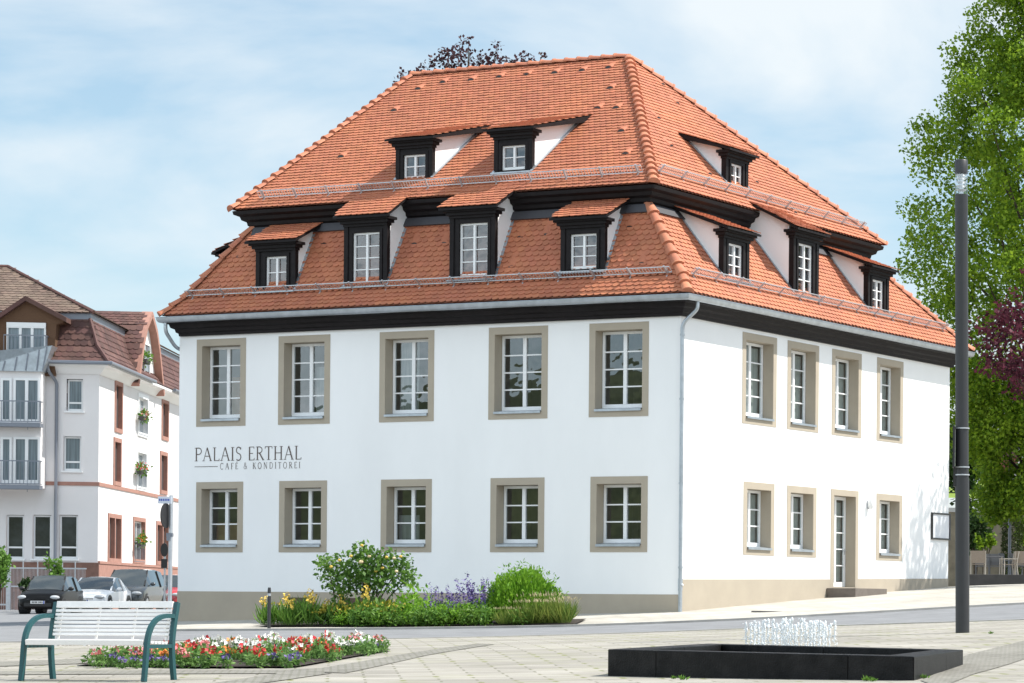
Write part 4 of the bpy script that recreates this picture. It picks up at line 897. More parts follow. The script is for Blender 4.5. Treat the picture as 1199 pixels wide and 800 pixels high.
# ---------------------------------------------------------------- cars
m_tyre = mat('tyre', (.018, .018, .018), .85); m_rim = mat('rim', (.45, .46, .48), .3, metal=.8); m_cglz = mat('car_glass', (.04, .05, .055), .03, spec=1.0, coat=.5)
m_lamp = mat('headlamp', (.42, .44, .46), .12, spec=.8); m_plate = mat('plate_white', (.72, .72, .72), .4); m_blue = mat('plate_blue', (.02, .07, .4), .4)
m_trim = mat('black_trim', (.015, .015, .016), .5)
def car(name, label, pos, head, paint, L, W, H, kind, group):
    t = thing(name, pos, label, 'car', group, rz=math.atan2(head.y, head.x))
    w = W / 2; zb = .62 * H if kind != 'van' else .56 * H; hood = .60 * H if kind != 'van' else .58 * H
    if kind == 'hatch': X = dict(cowl=.27, roof=.44, rend=.90, tail=.99)
    elif kind == 'coupe': X = dict(cowl=.33, roof=.52, rend=.72, tail=.93)
    else: X = dict(cowl=.23, roof=.40, rend=.90, tail=.985)
    # stations from the nose (x=L/2) back: (frac, zlow, belt, top, wbelt, wtop)
    rf_ = H * .985
    st = [(.0, .30, .50 * hood, .62 * hood, .62, .56), (.012, .22, .58 * hood, .76 * hood, .80, .72), (.05, .20, .74 * hood, .86 * hood, .94, .80), (.13, .20, .86 * hood, .94 * hood, .99, .84), (X['cowl'] - .04, .2, .95 * hood, 1.02 * hood, 1, .84),
          (X['cowl'], .2, hood, hood * 1.05, 1, .82), ((X['cowl'] + X['roof']) / 2, .2, hood * 1.01, (hood * 1.05 + rf_) / 2 + .05, 1, .78), (X['roof'], .2, hood * 1.02, rf_, 1, .72), ((X['roof'] + X['rend']) / 2, .2, hood * 1.04, H, 1, .72),
          (X['rend'], .2, hood * 1.05, H * (.96 if kind != 'coupe' else .985), .98, .68), (X['tail'], .24, hood * 1.04, hood * 1.10, .93, .80), (1.0, .34, hood * .85, hood * 1.0, .84, .74)]
    rings = []
    for f, zl, b, tp, wb, wt in st:
        x = L / 2 - f * L; half = [(0, zl), (.80 * wb * w, zl), (.97 * wb * w, zl + .10), (1.0 * wb * w, .55 * b + .1), (.97 * wb * w, b), (wt * w, tp), (wt * w * .6, tp + .035), (0, tp + .045)]
        ring = [(x, y, z) for y, z in half] + [(x, -y, z) for y, z in half[-2:0:-1]]; rings.append(ring)
    n = len(rings[0]); body = MB(); wins = MB(); shield = MB(); rear = MB()
    vs = [p for r in rings for p in r]; nb = len(vs); groups = {'b': [], 's': [], 'w': [], 'r': []}
    ci = 5; ri = 7; re = 9
    for i in range(len(rings) - 1):
        for k in range(n):
            f = (i * n + k, i * n + (k + 1) % n, (i + 1) * n + (k + 1) % n, (i + 1) * n + k)
            side = k in (4, 9); top = k in (5, 6, 7, 8)
            if side and ci <= i < re: g_ = 'w'
            elif top and ci <= i < ri: g_ = 's'
            elif top and i == re: g_ = 'r'
            else: g_ = 'b'
            groups[g_].append(f)
    body.add(vs, groups['b'] + [tuple(range(n))[::-1], tuple(range((len(rings) - 1) * n, len(rings) * n))])
    bo = body.build('body', paint, t, smooth=True)
    for g_, nm in (('w', 'side_windows'), ('s', 'windscreen'), ('r', 'rear_window')):
        used = sorted({i for f in groups[g_] for i in f}); ix = {u: k for k, u in enumerate(used)}
        mb = MB(); mb.add([vs[u] for u in used], [tuple(ix[i] for i in f) for f in groups[g_]]); mb.build(nm, m_cglz, t, smooth=True)
    # pillars
    mb = MB()
    for sy in (1, -1):
        for fr_, in ((.5 * (X['roof'] + X['rend']) + .02,),):
            x = L / 2 - fr_ * L; mb.bar((x, sy * .98 * w, hood * 1.0), (x - .04, sy * (.735 * w), H * .97), .03, .09)
        i5 = rings[5]; i7 = rings[7]; a = V3(i5[5]); b = V3(i7[5]); a.y = sy * abs(a.y); b.y = sy * abs(b.y); mb.bar(a, b, .06, .05)
    mb.build('pillars', paint if kind == 'coupe' else m_trim, t)
    for fx_ in (.185, .80):
        for sy in (1, -1):
            x = L / 2 - fx_ * L; rr = .31 if kind != 'van' else .33
            mb = MB(); mb.tube([(x, sy * (w - .22), rr), (x, sy * (w - .02), rr), (x, sy * (w + .006), rr)], [rr, rr, rr * .93], 20); wh = mb.build('wheel', m_tyre, t)
            mb = MB(); mb.tube([(x, sy * (w + .0), rr), (x, sy * (w + .012), rr)], [rr * .66, rr * .6], 14); mb.build('rim', m_rim, wh)
            mb = MB(); mb.tube([(x, sy * (w - .3), rr + .03), (x, sy * (w - .004), rr + .03)], rr + .055, 20); mb.build('wheel_arch', m_trim, t)
    for sy in (1, -1):
        mb = MB(); mb.ball((0, 0, 0), 1, 8); hv = [(L / 2 - .12 - (.10 * abs(y + 0) if 0 else 0) + x * .14, sy * (w * .72) + y * w * .24, .72 * hood + z * .085 + .01) for x, y, z in mb.v]; mb.v = hv; mb.build('headlight', m_lamp, t, smooth='all')
        mb = MB(); xm = L / 2 - (X['cowl'] + .06) * L; mb.ball((0, 0, 0), 1, 8); mb.v = [(xm + x * .07, sy * (w + .10) + y * .11, hood * 1.12 + z * .08) for x, y, z in mb.v]; mb.bar((xm, sy * w * .93, hood * 1.06), (xm, sy * (w + .05), hood * 1.1), .04, .03); mb.build('mirror', paint if kind != 'hatch' else m_trim, t, smooth=True)
    mb = MB(); mb.box((L / 2 - .10, -w * .62, .34 * hood), (L / 2 + .012, w * .62, .50 * hood)); mb.box((L / 2 - .12, -w * .5, .62 * hood), (L / 2 - .012 + .012, w * .5, .67 * hood)); mb.build('grille', m_trim, t)
    mb = MB(); mb.box((L / 2 + .0, -.26, .40), (L / 2 + .03, .26, .51)); pl = mb.build('number_plate', m_plate, t)
    mb = MB(); mb.box((L / 2 + .03, .215, .402), (L / 2 + .033, .258, .508)) ; mb.build('blue_strip', m_blue, pl)
    mb = MB()
    for k in range(7): y = .17 - k * .055 - (.03 if k > 2 else 0); mb.box((L / 2 + .03, y - .017, .425), (L / 2 + .033, y + .017, .487))
    mb.build('plate_characters', m_trim, pl)
    return t
hv_ = -(FWD * math.cos(R(4)) - RIGHT * math.sin(R(4))); hv_.z = 0; hv_.normalize()
gl_ = lambda p: Vector((p.x, p.y, gz(p.x, p.y)))
blackp = mat('black_car_paint', (.003, .003, .0035), .3, coat=.12, spec=.15); whitep = mat('white_car_paint', (.86, .86, .87), .3, coat=.3); greyp = mat('grey_car_paint', (.035, .04, .045), .25, metal=.3, coat=.8); redp = mat('red_car_paint', (.45, .02, .025), .25, coat=.7)
p0 = at(43, 719.5, 80); 
def park(front_u, d): 
    p = atd(front_u, 715, d); return gl_(p)
CG = 'cars parked along the street at left'
d0 = (p0 - Vector(CAM)).dot(FWD)
f1 = park(44, d0); car('parked_car', 'small black hatchback with a white number plate, foremost of the parked row', f1 - hv_ * 1.75, hv_, blackp, 3.5, 1.63, 1.46, 'hatch', CG)
f2 = park(95, d0 + 4.7); car('parked_car', 'low white coupe parked between the black hatchback and the grey people carrier', f2 - hv_ * 2.35, hv_, whitep, 4.65, 1.80, 1.40, 'coupe', CG)
f3 = park(139, d0 + 10.2); car('parked_car', 'tall dark grey people carrier parked behind the white coupe', f3 - hv_ * 2.4, hv_, greyp, 4.8, 1.88, 1.74, 'van', CG)
f4 = park(188, d0 + 16); car('parked_car', 'red car half hidden behind the sign pole and the house corner', f4 - hv_ * 2.0, hv_, redp, 4.0, 1.72, 1.52, 'hatch', CG)

# ---------------------------------------------------------------- street sign poles, fence, young tree
def pole_at(u, vb, d):
    p = atd(u, vb, d); return Vector((p.x, p.y, gz(p.x, p.y)))
b0 = pole_at(198.5, 715, 60.5); k0 = 60.5 / FPX
zt0 = atd(200, 580, 60.5).z - b0.z
t = thing('street_sign', b0, 'grey steel pole with street name plate and round black-backed sign beside the house corner', 'sign post')
t.rotation_euler.z = YAW
mb = MB(); mb.tube([(0, 0, -.1), (.02, 0, zt0)], .045, 12); mb.build('pole', m_steel, t, smooth=True)
mb = MB(); zs_ = atd(200, 604, 60.5).z - b0.z; mb.tube([(-.075 - .012, -.075 + .0012, zs_), (-.075 + .012, -.075 - .0012, zs_)], .275, 32); mb.build('round_sign', mat('sign_back', (.02, .02, .022), .5), t)
mb = MB(); zs_ = atd(200, 589, 60.5).z - b0.z; mb.box((-.26, -.06, zs_ - .02), (.04, -.03, zs_ + .14)); npl = mb.build('name_plate', mat('name_plate_white', (.62, .66, .74), .4), t)
mb = MB()
for k in range(6): mb.box((-.23 + k * .04, -.064, zs_ + .04), (-.205 + k * .04, -.0605, zs_ + .09))
mb.build('plate_lettering', m_blue, npl)
mb = MB(); zs_ = atd(200, 627, 60.5).z - b0.z; mb.box((-.07, -.06, zs_ - .03), (.06, .06, zs_ + .05)); mb.tube([(-.02, -.03, zs_ - .12), (-.02, -.03, zs_)], .05, 10); mb.build('clamp', m_rail, t)
b1 = pole_at(192.5, 715, 108); t = thing('street_sign', b1, 'thin distant pole with a dark round sign in front of the red framed windows', 'sign post', rz=YAW)
zt1 = atd(193, 636, 108).z - b1.z; mb = MB(); mb.tube([(0, 0, -.1), (0, 0, zt1)], .04, 8); mb.build('pole', m_steel, t)
mb = MB(); zc = atd(193, 644, 108).z - b1.z; mb.tube([(0, -.08, zc), (0, -.05, zc)], .27, 20); mb.v = [(x * .55, y, z * 1.0) for x, y, z in mb.v]; mb.box((-.12, -.09, zc - .72), (.12, -.05, zc - .36)); mb.build('round_sign', m_black, t)
# mesh fence in front of the building
fl = lambda u, v, y: hloc(u, v, 1, y)
yf = -5.0; t = thing('mesh_fence', hr_((0, yf, 0)), 'grey steel mesh fence with gate in front of the brown stone plinth', 'fence', rz=HPH)
zf0 = gz(*hr_((-3, yf, 0))[:2]) - H0.z
def frel(p): return (p.x, p.y - yf, p.z)
xa, xb = fl(8, 680, yf).x, fl(101, 680, yf).x; zt_, zm_ = fl(50, 665.5, yf).z, fl(50, 687, yf).z
mb = MB()
for z in (zt_, zm_): mb.box((xa, -.025, z - .03), (xb, .025, z + .03))
k = 0
for u in (27, 44, 59, 73, 88): x = fl(u, 680, yf).x; mb.box((x - .02, -.02, -1.0), (x + .02, .02, fl(50, 657, yf).z))
n = 60
for i in range(n): x = xa + (xb - xa) * i / n; mb.box((x - .006, -.006, -.6), (x + .006, .006, zt_))
mb.build('mesh_panel', m_steel, t)
mb = MB(); x = fl(10, 680, yf).x; mb.box((x - .09, -.09, -1.0), (x + .09, .09, fl(10, 654, yf).z)); mb.build('gate_post', m_steel, t)
mb = MB(); x0_ = x - 2.6
for z in (zt_, zm_, fl(0, 708, yf).z): mb.box((x0_, -.03, z - .035), (x - .09, .03, z + .035))
mb.bar((x0_ + 1.2, 0, zm_), (x - .09, 0, zt_), .05, .05)
for i in range(26): xx = x0_ + 2.5 * i / 26; mb.box((xx - .006, -.006, -.4), (xx + .006, .006, zt_))
mb.build('gate', m_steel, t)
yp = -4.3; a, b = fl(17, 690, yp), fl(27, 690, yp)
t = thing('brick_pier', hr_((a.x, yp, 0)), 'low red sandstone pier behind the black hatchback', 'pier', rz=HPH); mb = MB(); zz0 = fl(20, 693, yp).z; mb.box((0, 0, -1), (b.x - a.x, .6, zz0)); mb.build('block', m_sand, t); mb = MB(); mb.box((-.06, -.06, zz0), (b.x - a.x + .06, .66, zz0 + .12)); mb.build('coping', m_sand, t)
def bush(name, label, cat, u0, u1, v0, v1, d, m, n, size, group=None, seed=0, stem=True, flat=.9):
    """loose bush filling the given window of the view at distance d"""
    c = atd((u0 + u1) / 2, (v0 + v1) / 2, d); k = d / FPX; rx, rz_ = (u1 - u0) / 2 * k, (v1 - v0) / 2 * k
    base = Vector((c.x, c.y, gz(c.x, c.y))); t = thing(name, base, label, cat, group)
    q = np.random.default_rng(seed); cl = q.normal(size=(max(6, n // 60), 3)); cl /= np.linalg.norm(cl, axis=1, keepdims=True); cl *= q.random((len(cl), 1)) ** .35 * .8
    pt = cl[q.integers(0, len(cl), n)] + q.normal(size=(n, 3)) * .16
    pt = pt * (rx, rx * flat, rz_) + (0, 0, c.z - base.z); leaf_mesh('foliage', pt, size, m, t, seed=seed)
    if stem:
        mb = MB()
        for k_ in range(6):
            e = cl[k_] * (rx, rx * flat, rz_) + (0, 0, c.z - base.z); mb.tube([(0, 0, -.05), (e[0] * .3, e[1] * .3, e[2] * .55), tuple(e)], [.04, .025, .008], 6)
        mb.build('stems', m_bark, t)
    return t
m_leaf = leafmat('tree_leaf', (.06, .145, .012), (.30, .45, .032), .46, .38)
m_dleaf = leafmat('dark_leaf', (.018, .05, .012), (.05, .10, .025), .3, .8)
bush('climbing_bush', 'light green bush at the left picture edge behind the steel gate', 'bush', -16, 13, 634, 700, 111, m_gleaf, 800, .17, seed=1)
bush('young_tree', 'young leafy tree growing behind the mesh fence below the ground floor windows', 'tree', 50, 81, 644, 690, 113, m_gleaf, 300, .17, seed=2)
bush('climbing_bush', 'dim green bush behind the mesh fence beside the gate post', 'bush', 22, 44, 668, 700, 114, m_dleaf, 300, .2, seed=3)

# ---------------------------------------------------------------- bench
m_teal = mat('teal_steel', (.012, .070, .078), .4, spec=.4); m_slat = mat('white_slat', (.80, .785, .77), .45, var=.06, vscale=6)
lf = atd(26.5, 798.5, 29.85); lf = Vector((lf.x, lf.y, gz(lf.x, lf.y)))
bdir = (RIGHT * .974 - FWD * .225); bz = math.atan2(bdir.y, bdir.x)
bench = thing('park_bench', lf, 'white slatted park bench with curved teal steel legs on the paving', 'bench', rz=bz)
BW = 1.49; tilt = (gz(*(lf + Vector((math.cos(bz), math.sin(bz), 0)) * BW)[:2]) - lf.z) / BW
def BZ(x, y, z): return (x, y, z + tilt * x)
for x in (0, BW):                           # front legs run on into the arm rests
    mb = MB(); pts = [(x, -.03, 0), (x, .0, .2), (x, .02, .40), (x, .055, .53), (x, .14, .635), (x, .26, .695), (x, .40, .715), (x, .56, .71)]
    sp = smooth_pts(pts, 3); rg = []
    for i, p in enumerate(sp):
        tt = (sp[min(i + 1, len(sp) - 1)] - sp[max(i - 1, 0)]).normalized(); nn = Vector((0, -tt.z, tt.y)); w2 = .028 if p.z < .6 else .024
        rg.append([BZ(*(p + nn * a + Vector((b, 0, 0)))) for a, b in ((-w2, -.022), (w2, -.022), (w2, .022), (-w2, .022))])
    mb.rings(rg, cap=True); mb.build('leg', m_teal, bench, smooth=True)
    mb = MB(); pts = [(x, .58, 0), (x, .545, .2), (x, .53, .40), (x, .57, .62), (x, .64, .86)]; rg = []
    sp = smooth_pts(pts, 3)
    for i, p in enumerate(sp):
        tt = (sp[min(i + 1, len(sp) - 1)] - sp[max(i - 1, 0)]).normalized(); nn = Vector((0, -tt.z, tt.y)); w2 = .030
        rg.append([BZ(*(p + nn * a + Vector((b, 0, 0)))) for a, b in ((-w2, -.022), (w2, -.022), (w2, .022), (-w2, .022))])
    mb.rings(rg, cap=True); mb.build('leg', m_teal, bench, smooth=True)
    mb = MB(); rg = [[BZ(x + a, y, z) for a, z in ((-.02, .36), (.02, .36), (.02, .40), (-.02, .40))] for y in (.0, .55)]; mb.rings(rg, cap=True); mb.build('seat_bearer', m_teal, bench)
def slat(mb, y0, z0, y1, z1, th=.022):
    d = Vector((0, y1 - y0, z1 - z0)).normalized(); nn = Vector((0, -d.z, d.y)) * th / 2
    rg = [[BZ(x, y0 + nn.y, z0 + nn.z), BZ(x, y1 + nn.y, z1 + nn.z), BZ(x, y1 - nn.y, z1 - nn.z), BZ(x, y0 - nn.y, z0 - nn.z)] for x in (.03, BW - .03)]; mb.rings(rg, cap=True)
mb = MB()
slat(mb, -.005, .422, .045, .430, .058)
for k in range(1, 7): y = .02 + k * .072; slat(mb, y, .430 - k * .003, y + .052, .430 - k * .003, .03)
for x in (.4, .75, 1.1): mb.box(BZ(x - .02, .0, .385), BZ(x + .02, .52, .405))
mb.build('seat', m_slat, bench, bevel=.004)
mb = MB()
def backpt(z): return .535 + (z - .42) * (.105 / .44)
for k in range(7): z = .493 + k * .0435; slat(mb, backpt(z) - .03, z, backpt(z + .03) - .03, z + .030)
slat(mb, backpt(.80) - .03, .80, backpt(.872) - .03, .872, .03)
for x in (.08, .55, 1.0, BW - .08): mb.bar(BZ(x, backpt(.44), .44), BZ(x, backpt(.86), .86), .03, .012)
mb.build('backrest', m_slat, bench, bevel=.004)

# ---------------------------------------------------------------- fountain
def blades_(n):
    q = np.random.default_rng(77); a = q.random(n) * 6.28; rr = q.random(n) * .06
    return np.stack([np.cos(a) * rr, np.sin(a) * rr, np.zeros(n)], 1), np.stack([np.cos(a) * .8 * q.random(n), np.sin(a) * .8 * q.random(n), np.ones(n)], 1)
zt_f = -.30
def lev(u, v, z): o, d = ray(u, v); return o + d * ((z - o.z) / d.z)
FL, FR, BR, BL = lev(711.7, 760.3, zt_f), lev(1070.4, 768.7, zt_f), lev(1127.8, 760.8, zt_f), lev(829, 753.5, zt_f)
fc = (FL + FR + BR + BL) / 4; fb = Vector((fc.x, fc.y, gz(fc.x, fc.y)))
fount = thing('fountain', fb, 'low black stone fountain basin with a cluster of small white water jets', 'fountain')
m_basalt = mat('black_basalt', (.006, .006, .007), .45, var=.5, vscale=4, bump=.6, bscale=45, c2=(.018, .017, .017), spec=.14)
C4 = [FL, FR, BR, BL]
def inset(k):
    out = []
    for i in range(4):
        e1 = (C4[(i + 1) % 4] - C4[i]).normalized(); e0 = (C4[i - 1] - C4[i]).normalized(); out.append(C4[i] + (e1 + e0) * k)
    return out
IN = inset(.42)
def seg(i, t0, t1):
    A, B = C4[i], C4[(i + 1) % 4]; a, b = IN[i], IN[(i + 1) % 4]; g_ = .004
    mb = MB(); L_ = (B - A).length; t0 += g_ / L_; t1 -= g_ / L_
    o0, o1, i0, i1 = A.lerp(B, t0), A.lerp(B, t1), a.lerp(b, t0), a.lerp(b, t1)
    vs = []
    for z in (-.95, zt_f): vs += [(p.x - fb.x, p.y - fb.y, z - fb.z) for p in (o0, o1, i1, i0)]
    mb.add(vs, [(0, 3, 2, 1), (4, 5, 6, 7), (0, 1, 5, 4), (1, 2, 6, 5), (2, 3, 7, 6), (3, 0, 4, 7)]); mb.build('rim_stone', m_basalt, fount, bevel=.012)
for i, cuts in enumerate(((0, .17, .80, 1), (0, .62, 1), (0, .5, 1), (0, .5, 1))):
    for t0, t1 in zip(cuts[:-1], cuts[1:]): seg(i, t0, t1)
mb = MB(); mb.add([(p.x - fb.x, p.y - fb.y, zt_f - .14 - fb.z) for p in IN], [(0, 1, 2, 3)])
m_water = mat('fountain_water', (.02, .024, .02), .05, spec=.9, bump=.6, bscale=9); mb.build('water', m_water, fount)
m_jet = bpy.data.materials.new('white_water'); m_jet.use_nodes = True
_b = m_jet.node_tree.nodes['Principled BSDF']; _b.inputs['Base Color'].default_value = (.86, .90, .93, 1); _b.inputs['Roughness'].default_value = .15; _b.inputs['Transmission Weight'].default_value = .15; _b.inputs['IOR'].default_value = 1.33
jc = lev(926, 762, zt_f - .1)
rj = random.Random(3)
for i in range(9):
    for j in range(5):
        p = jc + RIGHT * ((i - 4) * .122 + (j - 2) * .03 + rj.uniform(-.02, .02)) + FWD * ((j - 2) * .26 + rj.uniform(-.03, .03)); h_ = rj.uniform(.36, .47); mb = MB(); x0, y0 = p.x - fb.x, p.y - fb.y; z0 = zt_f - .14 - fb.z
        for s in range(16):
            f = s / 15; mb.ball((x0 + rj.uniform(-.006, .006) * (1 + f), y0 + rj.uniform(-.006, .006), z0 + f * h_), rj.uniform(.005, .010) + .010 * f, 5, rj.uniform(1, 2.2))
        for s in range(16):
            a = rj.uniform(0, 6.28); rr = rj.uniform(.012, .06); mb.ball((x0 + math.cos(a) * rr, y0 + math.sin(a) * rr, z0 + h_ * rj.uniform(.25, 1.05)), rj.uniform(.004, .010), 5, rj.uniform(1, 1.8))
        for s in range(8):
            a = rj.uniform(0, 6.28); rr = rj.uniform(.0, .05); mb.ball((x0 + math.cos(a) * rr, y0 + math.sin(a) * rr, z0 + rj.uniform(0, .04)), rj.uniform(.008, .016), 5)
        mb.build('water_jet', m_jet, fount, smooth='all')

# weeds in the joints at the foot of the basin
mw_p, mw_d = blades_(26)
wd = None
for (u, v, s_) in ((800, 796.5, .6), (789, 795.5, .45), (1015, 798, .7), (1022, 798.3, .5), (1083, 795, .55), (1160, 742.5, .5)):
    if wd is None:
        wd = thing('weed', (0, 0, 0), 'small tuft of weed growing in a paving joint near the fountain', 'weed', 'weeds in the paving joints'); leaf_mesh('foliage', mw_p, .085, m_gleaf, wd, asp=.3, dirs=mw_d, seed=1); w_ = wd
    else: w_ = copy_tree(wd)
    w_.location = at(u, v); w_.scale = (s_, s_, s_); w_.rotation_euler.z = u
# ---------------------------------------------------------------- lamp post, bollards
dl = 45.0; lb = atd(1127, 741, dl); lb = Vector((lb.x, lb.y, gz(lb.x, lb.y))); K_ = dl / FPX
lamp = thing('street_lamp', lb, 'tall dark grey cylindrical street lamp with a clear glass head beside the fountain', 'street lamp', rz=YAW)
lz = lambda v: atd(1122, v, dl).z - lb.z
rl_ = 8.2 * K_; lean = -6.0 * K_ / lz(188)
def LP(z): return (lean * z, 0, z)
mb = MB(); mb.tube([LP(-.1), LP(lz(560))], rl_, 28); mb.tube([LP(lz(560)), LP(lz(228))], rl_ * .93, 28); mb.build('pole', m_anth, lamp, smooth=True)
mb = MB(); mb.tube([LP(lz(228)), LP(lz(203.5))], rl_ * .88, 28, cap=False); mb.build('glass_tube', glassmat('lamp_glass', (.92, .95, .97), .001, 1.45), lamp, smooth=True)
m_louv = mat('lamp_louvre', (.70, .72, .74), .25, metal=.3)
mb = MB(); mb.tube([LP(lz(228)), LP(lz(203.5))], rl_ * .30, 16)
for v in (223, 218.5, 214, 209.5, 206): mb.tube([LP(lz(v + 1.2)), LP(lz(v - 1.0))], [rl_ * .50, rl_ * .80], 24)
mb.build('reflector', m_louv, lamp, smooth=True)
mb = MB(); mb.tube([LP(lz(203.5)), LP(lz(188.5)), LP(lz(187.6))], [rl_ * .94, rl_ * .94, rl_ * .85], 28); mb.build('cap', m_anth, lamp, smooth=True)
mb = MB()
for v in (501.5, 547, 556): mb.tube([LP(lz(v + .9)), LP(lz(v - .5))], rl_ * 1.06, 28)
mb.build('clamp_band', m_steel, lamp, smooth=True)
mb = MB(); c = LP(lz(525)); mb.box((c[0] - rl_ * 1.02 - .03, -.28, lz(548)), (c[0] - rl_ * 1.02, .28, lz(500))); mb.build('sign_plate', m_black, lamp)
mb = MB(); c = LP(lz(560)); mb.box((c[0] - rl_ * 1.25, -.05, lz(570)), (c[0] - rl_ * .8, .05, lz(548))); mb.build('bracket', m_black, lamp)
def bollard(u, vb, vt, d, r, label):
    b = atd(u, vb, d); b = Vector((b.x, b.y, gz(b.x, b.y))); h = atd(u, vt, d).z - b.z; t = thing('bollard', b, label, 'bollard')
    mb = MB(); mb.tube([(0, 0, -.1), (0, 0, h * .93), (0, 0, h)], [r, r, r * .8], 16); mb.build('post', m_anth, t, smooth=True); mb = MB(); mb.tube([(0, 0, h * .80), (0, 0, h * .86)], r * 1.06, 16); mb.build('band', m_steel, t, smooth=True)
bollard(315, 733, 688, 61.6, .038, 'slim grey post among the yellow irises at the left end of the house bed')
bollard(381.5, 755, 743, 48, .048, 'short dark grey post on the paving beyond the red and white flower bed')

# ---------------------------------------------------------------- planting by the house
BD = 'plants in the bed in front of the house'
bedf = P((292, 735.5), (480, 735.5), (672, 733.5)); off = FWD * 3.0; bedb = [p + off - RIGHT * .2 for p in bedf]
kk = [p + FWD * .25 for p in bedf]
sheet('house_bed', bedb, kk, m_soil, .05, 30, 4)
def bedpos(u, k):                     # k: 0 front, 1 back of the bed
    f = (u - 292) / 380; a = kk[0].lerp(kk[1], f / .5) if f < .5 else kk[1].lerp(kk[2], (f - .5) / .5); p = a + FWD * (k * 2.4 + .1); return Vector((p.x, p.y, gz(p.x, p.y) + .04))
m_rose = leafmat('rose_leaf', (.03, .095, .018), (.17, .31, .06), .35, 2); m_lime = leafmat('lime_leaf', (.08, .22, .015), (.24, .44, .04), .4, 2)
m_grass = leafmat('grass_blade', (.06, .15, .02), (.24, .28, .06), .3, 2); m_per = leafmat('perennial_leaf', (.04, .13, .018), (.16, .29, .045), .35, 2)
m_seed = mat('seed_head', (.48, .40, .24), .8, island=.2)
m_palerose = mat('cream_petal', (.72, .56, .34), .6)
# rose bush: three lobes
rp_ = bedpos(410, .45); px_ = 61.8 / FPX
rb = thing('rose_bush', rp_, 'big rose bush with yellow blossoms on bare stems in front of the white wall', 'rose bush')
lob = [(-38, 668, 24, 24), (-25, 690, 18, 22), (-2, 655, 22, 24), (12, 668, 24, 24), (28, 660, 22, 20), (42, 668, 20, 18), (55, 676, 14, 14), (2, 684, 20, 18), (-44, 658, 14, 12), (30, 684, 18, 12), (-12, 672, 20, 18), (-2, 646, 14, 14), (26, 648, 12, 10), (48, 655, 12, 10)]
pt = []; st = MB(); q = np.random.default_rng(5)
for i, (du, v, ru_, rv) in enumerate(lob):
    c = RIGHT * (du * px_) + FWD * q.uniform(-.35, .35) + UP * ((735 - v) * px_ - .05)
    n_ = int(ru_ * rv * .62); d_ = q.normal(size=(n_, 3)); d_ /= np.linalg.norm(d_, axis=1, keepdims=True); d_ *= q.random((n_, 1)) ** .4
    pt.append(np.array(c) + np.outer(d_[:, 0], RIGHT) * ru_ * px_ + np.outer(d_[:, 1], FWD) * .4 + np.outer(d_[:, 2], UP) * rv * px_)
    s0_ = RIGHT * ((-28 if du < -15 else 6) * px_ + q.uniform(-.1, .1)); st.tube([s0_, s0_.lerp(c, .5) + UP * .1, c], [.022, .016, .006], 6)
pt = np.concatenate(pt); leaf_mesh('foliage', pt, .105, m_rose, rb, up=.6, seed=4, asp=.65); st.build('stems', m_bark, rb)
for i, (du, v) in enumerate(((2, 657), (-10, 650), (3, 637), (33, 651), (42, 652), (50, 650), (28, 664), (-34, 663), (12, 650), (-24, 655), (20, 668), (8, 682), (45, 668))):
    c = RIGHT * (du * px_) - FWD * .42 + UP * ((735 - v) * px_ - .05); mb = MB(); mb.ball(c, .042 if i else .062, 7, .8)
    d_ = q.normal(size=(26, 3)); mb.build('blossom', m_yellow if i % 4 else m_palerose, rb, smooth='all')
rp_ = bedpos(598, .5); sb = thing('round_shrub', rp_, 'dense bright green round shrub at the right end of the house bed', 'shrub')
n_ = 10500; q = np.random.default_rng(8); d_ = q.normal(size=(n_, 3)); d_[:, 2] = abs(d_[:, 2]); d_ /= np.linalg.norm(d_, axis=1, keepdims=True); rr = q.random((n_, 1)) ** .33
lump = 1 + .05 * np.sin(d_[:, :1] * 7 + d_[:, 1:2] * 5) ; pt = d_ * rr * lump * (.98, .85, 1.16) + (0, 0, .03); tw = q.integers(0, n_, 130); pts_t = np.concatenate([(d_[i] * (1.0 + .22 * q.random()) * (.98, .85, 1.16))[None] + q.normal(size=(6, 3)) * .03 for i in tw])
pt = np.concatenate([pt, pts_t]); d_ = np.concatenate([d_, q.normal(size=pts_t.shape)]); leaf_mesh('foliage', pt, .10, m_lime, sb, up=.3, asp=.34, seed=9, dirs=d_ * (1, 1, 1) + (0, 0, 1.0))
def proto(build_fn): return build_fn()
def plantkind(name, label, cat, fol, blos, loc, group):
    """fol: (pts, dirs, size, asp, mat); blos: same or None"""
    t = thing(name, loc, label, cat, group)
    leaf_mesh('foliage', fol[0], fol[2], fol[4], t, asp=fol[3], dirs=fol[1], seed=3)
    if blos is not None: leaf_mesh('blossoms', blos[0], blos[2], blos[4], t, asp=blos[3], dirs=blos[1], seed=4)
    return t
def spread(t, spots, label=None):
    out = []
    for i, (p, s) in enumerate(spots):
        o = t if i == 0 else copy_tree(t); o.location = p; o.rotation_euler.z = random.uniform(0, 6.28); o.scale = (s, s, s * random.uniform(.85, 1.15)); out.append(o)
    return out
def blades(n, r, seed, lean=.35, hgt=1):
    q = np.random.default_rng(seed); a = q.random(n) * 6.28; rr = q.random(n) ** .6 * r; p = np.stack([np.cos(a) * rr, np.sin(a) * rr, np.zeros(n)], 1); d = np.stack([np.cos(a) * lean * q.random(n), np.sin(a) * lean * q.random(n), np.ones(n) * hgt], 1); return p, d
def spikes(n, r, seed, z0, z1, per):
    q = np.random.default_rng(seed); P_ = []
    for i in range(n):
        a, rr = q.random() * 6.28, q.random() ** .5 * r; h = q.uniform(.75, 1) ; z = np.linspace(z0, z1 * h, per); lx = q.normal() * .08
        P_.append(np.stack([np.cos(a) * rr + lx * z + q.normal(size=per) * .012, np.sin(a) * rr + q.normal(size=per) * .012, z], 1))
    return np.concatenate(P_)
rnd = random.Random(11)
